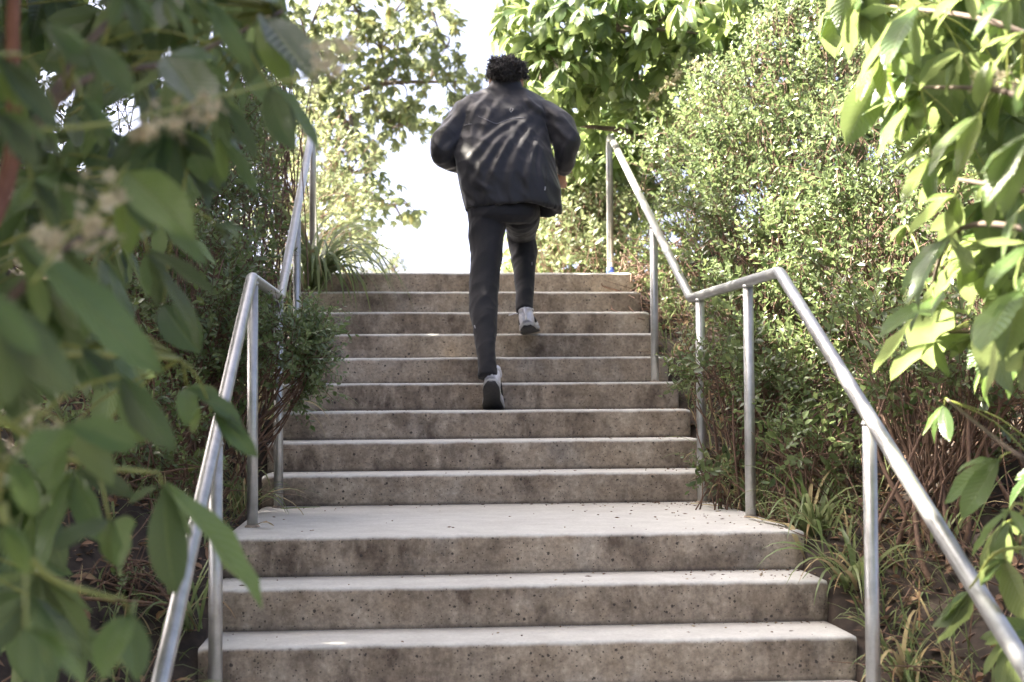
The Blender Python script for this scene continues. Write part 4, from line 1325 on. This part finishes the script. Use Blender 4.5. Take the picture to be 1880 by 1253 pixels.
def ellipsoid(g, c, rr, nu=20, nv=14):
    th = np.arange(nu) * 2 * math.pi / nu
    rings_ = []
    for k in range(1, nv):
        f = math.pi * k / nv
        rings_.append(np.array(c) + np.stack([np.cos(th) * math.sin(f) * rr[0], np.sin(th) * math.sin(f) * rr[1], np.full(nu, math.cos(f) * rr[2])], 1))
    loft(rings_, g)


def wr(co, freq, amp, direction, stretch, seed):
    """folds: ridged noise stretched along a direction"""
    d = nrm(np.array(direction, float))
    a = nrm(np.cross(d, [0.2, 1, 0.1]))
    b = np.cross(d, a)
    q = np.stack([co @ d / stretch, co @ a, co @ b], 1) * freq
    out = np.array([1 - 2.2 * abs(noise.noise(Vector(x) + Vector((seed, seed * 2, 0)))) for x in q])
    return out * amp


foot = at_y(897, 752, 2.2)
person = thing('person', 'person in dark jacket and trousers running up the stairs, seen from behind', 'person', (foot[0], 2.2, 3 * RISE))

# limb paths: spot, depth and sleeve or trouser radius
SL = [(876, 201, 2.70, .072), (855, 213, 2.68, .074), (834, 239, 2.645, .075), (817, 265, 2.61, .071), (812, 287, 2.60, .058), (834, 297, 2.70, .055), (852, 300, 2.80, .05), (858, 301, 2.84, .045)]
SR = [(978, 202, 2.70, .068), (1000, 211, 2.685, .071), (1022, 230, 2.65, .075), (1036, 252, 2.61, .068), (1040, 270, 2.59, .062), (1038, 290, 2.625, .05), (1033, 306, 2.68, .039), (1031, 314, 2.70, .034)]
TL = [(897, 392, 2.54, .108), (894, 412, 2.53, .101), (893, 445, 2.5, .09), (893, 474, 2.47, .081), (890, 510, 2.43, .076), (888, 545, 2.38, .0725), (888, 572, 2.33, .07), (890, 600, 2.27, .061), (891, 640, 2.19, .05), (894, 672, 2.14, .045), (895, 693, 2.11, .047)]
TR = [(957, 388, 2.56, .1), (958, 402, 2.66, .096), (958, 412, 2.8, .087), (957, 425, 2.92, .08), (957, 438, 2.96, .078), (961, 458, 2.93, .075), (962, 485, 2.87, .065), (963, 515, 2.8, .052), (963, 545, 2.73, .046), (964, 572, 2.675, .048)]

# body: one continuous surface
g = Geo()
HC = at_y(929, 142, 2.77)
ellipsoid(g, HC, (.076, .098, .112))
ellipsoid(g, HC + (0, .03, -.055), (.058, .07, .07))
ellipsoid(g, HC + (0, .102, -.02), (.013, .02, .025), 10, 8)
ellipsoid(g, HC + (0, .088, -.068), (.024, .014, .012), 10, 8)
for s in (-1, 1):
    ellipsoid(g, HC + (s * .087, .0, -.034), (.012, .02, .034), 12, 10)
    ellipsoid(g, HC + (s * .03, .085, .016), (.018, .012, .008), 10, 8)
limb_geo(g, [(927, 150, 2.76, .056), (927, 168, 2.74, .058), (927, 190, 2.72, .075)])
loft([ring(885, 972, 188, 2.71, .07), ring(862, 995, 205, 2.70, .085), ring(862, 990, 250, 2.66, .105), ring(875, 985, 310, 2.6, .1), ring(875, 975, 345, 2.57, .1), ring(868, 978, 385, 2.55, .105), ring(880, 965, 405, 2.55, .09)], g)
for path, k in ((SL, .55), (SR, .6), (TL, .6), (TR, .55)):
    limb_geo(g, [(a_, b_, c_, r_ * k if i_ < len(path) - 1 else r_ * .75) for i_, (a_, b_, c_, r_) in enumerate(path)])


def hand(px, py, Yh, toward, s=1.0):
    c = at_y(px, py, Yh)
    t = nrm(np.array(toward, float))
    side = nrm(np.cross(t, [0.3, .2, 1]))
    pal = np.cross(side, t)
    v, q, tt, uv = tube([c - t * .03, c, c + t * .035, c + t * .055], [.022, .031, .033, .024], 12)
    g.add(v, q, tt)
    for k in range(4):
        b = c + t * .05 + side * (k - 1.5) * .018
        L = (.032, .037, .035, .028)[k]
        p = [b, b + t * L * .8, b + t * L * .75 + pal * L * .9, b + t * L * .1 + pal * L * 1.25]
        v, q, tt, uv = tube(catmull(p, 3), .0088, 8); g.add(v, q, tt)
    b = c - side * .026 + t * .005
    v, q, tt, uv = tube(catmull([b, b + t * .03 - side * .014 + pal * .01, b + t * .05 - side * .002 + pal * .028], 3), .0098, 8); g.add(v, q, tt)


hand(1030, 324, 2.735, (.02, .75, -.65))
hand(866, 298, 2.92, (.3, .9, .2))
body = remesh(g, 'body', .0085, 2)
body.materials.clear(); body.materials.append(M['skin'])
obj('body', body, person)

# hair: dark curls over the crown and the back of the head
g = Geo()
ellipsoid(g, HC + (0, -.004, .008), (.086, .106, .08), 22, 14)
for k in range(1700):
    d = rdirs(1)[0]
    if d[2] < -.5 or (d[1] > .62 and d[2] < .45): continue
    if d[2] < -.1 and d[1] > .35: continue
    if d[2] < -.2 and abs(d[0]) > .6: continue
    lump = 1 + .24 * noise.noise(Vector(d * 2.6) + Vector((3, 1, 7))) + .05 * d[2]
    c0 = HC + np.array([0, -.004, .008]) + d * np.array((.091, .108, .078)) * lump * (rng.uniform(.95, 1.1) if k % 9 else rng.uniform(1.08, 1.22))
    a = nrm(np.cross(d, rdirs(1)[0])); b = np.cross(d, a)
    rr, ph = rng.uniform(.006, .014), rng.uniform(0, 6)
    p = [c0 + d * (.003 * i + .006 * math.sin(i)) + a * rr * math.cos(ph + i * .8) + b * rr * math.sin(ph + i * .8) + a * i * .002 for i in range(9)]
    v, q, t, uv = tube(p, np.linspace(.0033, .0014, 9), 3)
    g.add(v, q, t)
g.build('hair', M['hair'], person)

# jacket
g = Geo()
TOR = [(150, 906, 949, 2.755, .062), (158, 902, 953, 2.75, .066), (167, 897, 958, 2.74, .07), (176, 880, 978, 2.73, .075), (184, 860, 996, 2.72, .083), (196, 848, 1005, 2.70, .098), (215, 842, 1005, 2.68, .118),
       (240, 841, 1002, 2.66, .128), (265, 841, 1005, 2.63, .138), (290, 838, 1011, 2.60, .15), (315, 841, 1018, 2.58, .156), (340, 847, 1022, 2.565, .156), (362, 853, 1025, 2.555, .154), (378, 856, 1027, 2.55, .154), (385, 857, 1028, 2.55, .154), (388, 858, 1028, 2.55, .153)]
rg = [ring(a, b, y, Yc, hd, 44, 2.4, -.1) for y, a, b, Yc, hd in TOR]
for r_ in rg:       # the hem dips at the right front where the open jacket swings out
    k_ = np.clip((r_[:, 0] - rg[7][:, 0].mean()) / .25, 0, 1) * np.clip((1.72 - r_[:, 2]) / .3, 0, 1)
    r_[:, 2] -= .022 * k_ - .022 * np.sin(np.pi * k_)
loft(rg + [ring(864, 1020, 384, 2.55, .146, 44, 2.4, -.1), ring(872, 1005, 366, 2.55, .135, 44, 2.3, -.1)], g)
limb_geo(g, SL)
limb_geo(g, SR)


FOLDS = [(988, 204, 858, 300, .014, 6), (978, 214, 868, 338, .015, 7), (970, 222, 892, 362, .013, 7), (985, 226, 925, 378, .012, 7), (1000, 235, 968, 372, .012, 7), (905, 172, 862, 232, .01, 5),
         (930, 176, 882, 262, .009, 6), (962, 180, 992, 206, .012, 5), (848, 236, 846, 306, .012, 5), (996, 262, 1000, 352, .01, 5), (860, 318, 905, 352, .012, 6), (850, 330, 880, 372, .01, 5), (845, 205, 818, 250, .011, 6), (832, 216, 806, 268, .009, 5),
         (848, 250, 806, 296, .011, 5), (1000, 192, 1040, 226, .012, 6), (1010, 206, 1048, 260, .01, 6), (1052, 250, 1030, 300, .009, 5), (968, 190, 1010, 214, .012, 5), (940, 260, 905, 330, .009, 5), (950, 300, 940, 380, .008, 6)]


def jwarp(co, no):
    up = np.clip((co[:, 2] - 1.5) / .3, 0, 1)
    w = wr(co, 7.5, .011, (.75, 0, -.8), 3.2, 1.3) + wr(co, 16, .0045, (.5, .1, -1), 3.0, 5.1) + wr(co, 5, .007, (-.2, 0, 1), 3.0, 9.2)
    w = w * 1.0
    # tension folds on the back: each a rounded ridge with a valley beside it
    rel = co - CAM
    dz = rel @ CF
    uv = np.stack([W / 2 + FPX * (rel @ CR) / dz, H / 2 - FPX * (rel @ CU) / dz], 1)
    back = np.clip(-no[:, 1] * 2 + .4, 0, 1)
    for (x0, y0, x1, y1, h, wd) in FOLDS:
        a, b = np.array([x0, y0], float), np.array([x1, y1], float)
        ab = b - a
        s = np.clip(((uv - a) @ ab) / (ab @ ab), -.15, 1.15)
        bow = np.stack([-ab[1], ab[0]], 0) * .08
        c = a + s[:, None] * ab + bow * np.sin(np.pi * np.clip(s, 0, 1))[:, None]
        off = uv - c
        side = (off @ np.array([-ab[1], ab[0]])) / np.linalg.norm(ab)
        r = np.linalg.norm(off, axis=1)
        fade = np.sin(np.pi * np.clip(s * .8 + .1, 0, 1)) 
        w = w + back * fade * h * .55 * (np.exp(-(r / wd) ** 2) - .7 * np.exp(-((side - wd * 1.5) ** 2 + (r ** 2 - side ** 2)) / wd ** 2))
    return w


jk = remesh(g, 'jacket', .0072, 2, jwarp)
jk.materials.clear(); jk.materials.append(M['jacket'])
jo = obj('jacket', jk, person)
bvh = BVHTree.FromPolygons([v.co.copy() for v in jk.vertices], [tuple(p.vertices) for p in jk.polygons])


def on_jacket(px, py, lift=.001, tree=None):
    o = Vector(CAM)
    d = Vector(ray(px, py)).normalized()
    hit = (tree or bvh).ray_cast(o, d)
    if hit[0] is None: return None
    return np.array(hit[0] - d * lift)


def trim(name, pix, r, mt, parent, tree=None, n=14):
    P = [on_jacket(a, b, .0012, tree) for a, b in catmull(np.array([(x, y, 0) for x, y in pix]), n)[:, :2]]
    P = np.array([p for p in P if p is not None])
    if len(P) < 3: return
    v, q, t, uv = tube(P, r, 6)
    g = Geo(); g.add(v, q, t); g.build(name, M[mt], parent)


trim('piping', [(879, 214), (893, 220), (911, 227), (924, 223), (940, 218), (963, 216)], .0014, 'piping', jo)
trim('piping', [(852, 231), (858, 229), (866, 228)], .0018, 'piping', jo)
trim('zip', [(1003, 305), (1003, 325), (1001, 346)], .0022, 'sole', jo)
trim('zip_pull', [(1001, 343), (1001, 347), (1000, 350)], .0042, 'piping', jo)
trim('hem_seam', [(858, 379), (885, 384), (915, 386), (950, 382), (985, 374)], .0012, 'sole', jo)
trim('logo', [(939, 207), (936, 203), (938, 199), (942, 200), (940, 204), (937, 206)], .0009, 'piping', jo)

# trousers
g = Geo()
loft([ring(862, 985, 372, 2.55, .125), ring(858, 989, 388, 2.55, .14), ring(859, 985, 400, 2.55, .14), ring(861, 975, 412, 2.56, .12)], g)
limb_geo(g, TL)
limb_geo(g, TR)


def twarp(co, no):
    return wr(co, 9, .0055, (.35, 0, 1), 2.0, 2.2) + wr(co, 22, .0022, (.8, 0, .7), 3.0, 4.4)


tm = remesh(g, 'trousers', .0065, 4, twarp)
tm.materials.clear(); tm.materials.append(M['trousers'])
to = obj('trousers', tm, person)
tb = BVHTree.FromPolygons([v.co.copy() for v in tm.vertices], [tuple(p.vertices) for p in tm.polygons])
trim('reflective_tab', [(871, 598), (872, 601), (872.5, 603)], .003, 'piping', to, tb, 4)
trim('reflective_tab', [(976.5, 482), (976.7, 484.5), (976.5, 487)], .003, 'piping', to, tb, 4)


# shoes: heel at the origin, toe along +y, sole down
def shoe(heel, yaw, pitch, roll, s=1.0):
    L = .285 * s
    st = np.linspace(0, 1, 12)
    hw = np.interp(st, [0, .06, .2, .45, .7, .88, 1], [.018, .032, .036, .036, .047, .04, .012]) * s
    cx = np.interp(st, [0, .5, 1], [0, -.002, .006]) * s
    top = np.interp(st, [0, .05, .15, .3, .45, .7, .9, 1], [.055, .095, .1, .1, .085, .06, .045, .028]) * s
    lift = np.interp(st, [0, .1, .6, .8, 1], [.012, .002, .0, .005, .028]) * s
    def part(z0, z1, wf, ns=20):
        rings_ = []
        for k in range(len(st)):
            th = np.arange(ns) * 2 * math.pi / ns
            b, t_ = z0[k], z1[k]
            x = np.sign(np.cos(th)) * np.abs(np.cos(th)) ** .75 * hw[k] * wf + cx[k]
            z = (b + t_) / 2 + np.sign(np.sin(th)) * np.abs(np.sin(th)) ** .75 * (t_ - b) / 2
            rings_.append(np.stack([x, np.full(ns, st[k] * L), z], 1))
        gg = Geo()
        n = ns
        v = np.concatenate(rings_ + [rings_[0].mean(0)[None], rings_[-1].mean(0)[None]])
        i0 = np.arange(len(rings_) - 1)[:, None] * n
        j = np.arange(n)[None]
        q = np.stack([i0 + j, i0 + (j + 1) % n, i0 + n + (j + 1) % n, i0 + n + j], -1).reshape(-1, 4)[:, ::-1]
        k = len(rings_) * n
        t = [(k, x, (x + 1) % n) for x in range(n)] + [(k + 1, k - n + (x + 1) % n, k - n + x) for x in range(n)]
        return v, q, t
    R = np.array(Matrix.Rotation(yaw, 3, 'Z') @ Matrix.Rotation(pitch, 3, 'X') @ Matrix.Rotation(roll, 3, 'Y'))
    def mk(name, arr, mt, parent):
        v, q, t = arr
        gg = Geo(); gg.add(v @ R.T + heel, q, t)
        return gg.build(name, M[mt], parent)
    up = mk('shoe', part(lift + .02 * s, top, 1.0), 'shoe_white', person)
    mk('midsole', part(lift + .008 * s, lift + .034 * s, 1.09), 'midsole', up)
    mk('outsole', part(lift - .004 * s, lift + .014 * s, 1.05), 'sole', up)
    # collar ring, heel tab and side stripe
    def loc(p): return np.array(p) * s @ R.T + heel
    th = np.linspace(0, 2 * math.pi, 17)
    v, q, t, uv = tube([loc((math.cos(a) * .033, .06 + math.sin(a) * .05, .097 - .006 * math.sin(a))) for a in th], .007 * s, 6)
    gg = Geo(); gg.add(v, q, t); gg.build('collar', M['shoe_white'], up)
    for sd in (-1, 1):
        v, q, t, uv = tube([loc((sd * .037, .08, .062)), loc((sd * .039, .11, .043)), loc((sd * .041, .15, .048)), loc((sd * .042, .19, .06))], [.003, .006, .004, .002], 6)
        gg = Geo(); gg.add(v, q, t); gg.build('side_stripe', M['sole'], up)
    v, q, t, uv = tube([loc((0, -.003, .05)), loc((0, -.005, .08)), loc((0, .002, .108))], [.006, .008, .006], 8)
    gg = Geo(); gg.add(v, q, t); gg.build('heel_tab', M['shoe_white'], up)
    for k in range(4):
        yv = .125 + k * .024
        zt = np.interp(yv / .285, st, top / s) + .002
        v, q, t, uv = tube([loc((-.022, yv, zt - .008)), loc((0, yv + .004, zt + .002)), loc((.022, yv, zt - .008))], .0028 * s, 5)
        gg = Geo(); gg.add(v, q, t); gg.build('lace', M['sock'], up)
    v, q, t, uv = tube([loc((0, .05, .08)), loc((0, .048, .1)), loc((0, .046, .12))], [.034 * s, .033 * s, .032 * s], 16)
    gg = Geo(); gg.add(v, q, t); gg.build('sock', M['sock'], up)
    return up


PL = math.radians(-31)
# left foot pushes off the ball on the third tread above the landing
hl = np.array([at_y(896, 752, 2.25)[0] + .004, 2.25, 3 * RISE]) - np.array([0, .23 * math.cos(PL), .23 * math.sin(PL)]) + np.array([0, 0, .006])
shoe(hl, math.radians(-6), PL, math.radians(3), 1.16)
ball = np.array([hl[0], 2.262, 3 * RISE])
hr = at_y(969, 606, 2.62)
sr = shoe(hr, math.radians(-8), math.radians(-2), math.radians(-8), 1.16)
lp_ = [at_y(950, 576, 2.66), at_y(945, 576, 2.64), at_y(939, 578, 2.63), at_y(934, 579, 2.63)]
v, q, t, uv = tube(catmull(lp_, 4), .0028, 5)
g = Geo(); g.add(v, q, t); g.build('lace', M['sock'], sr)
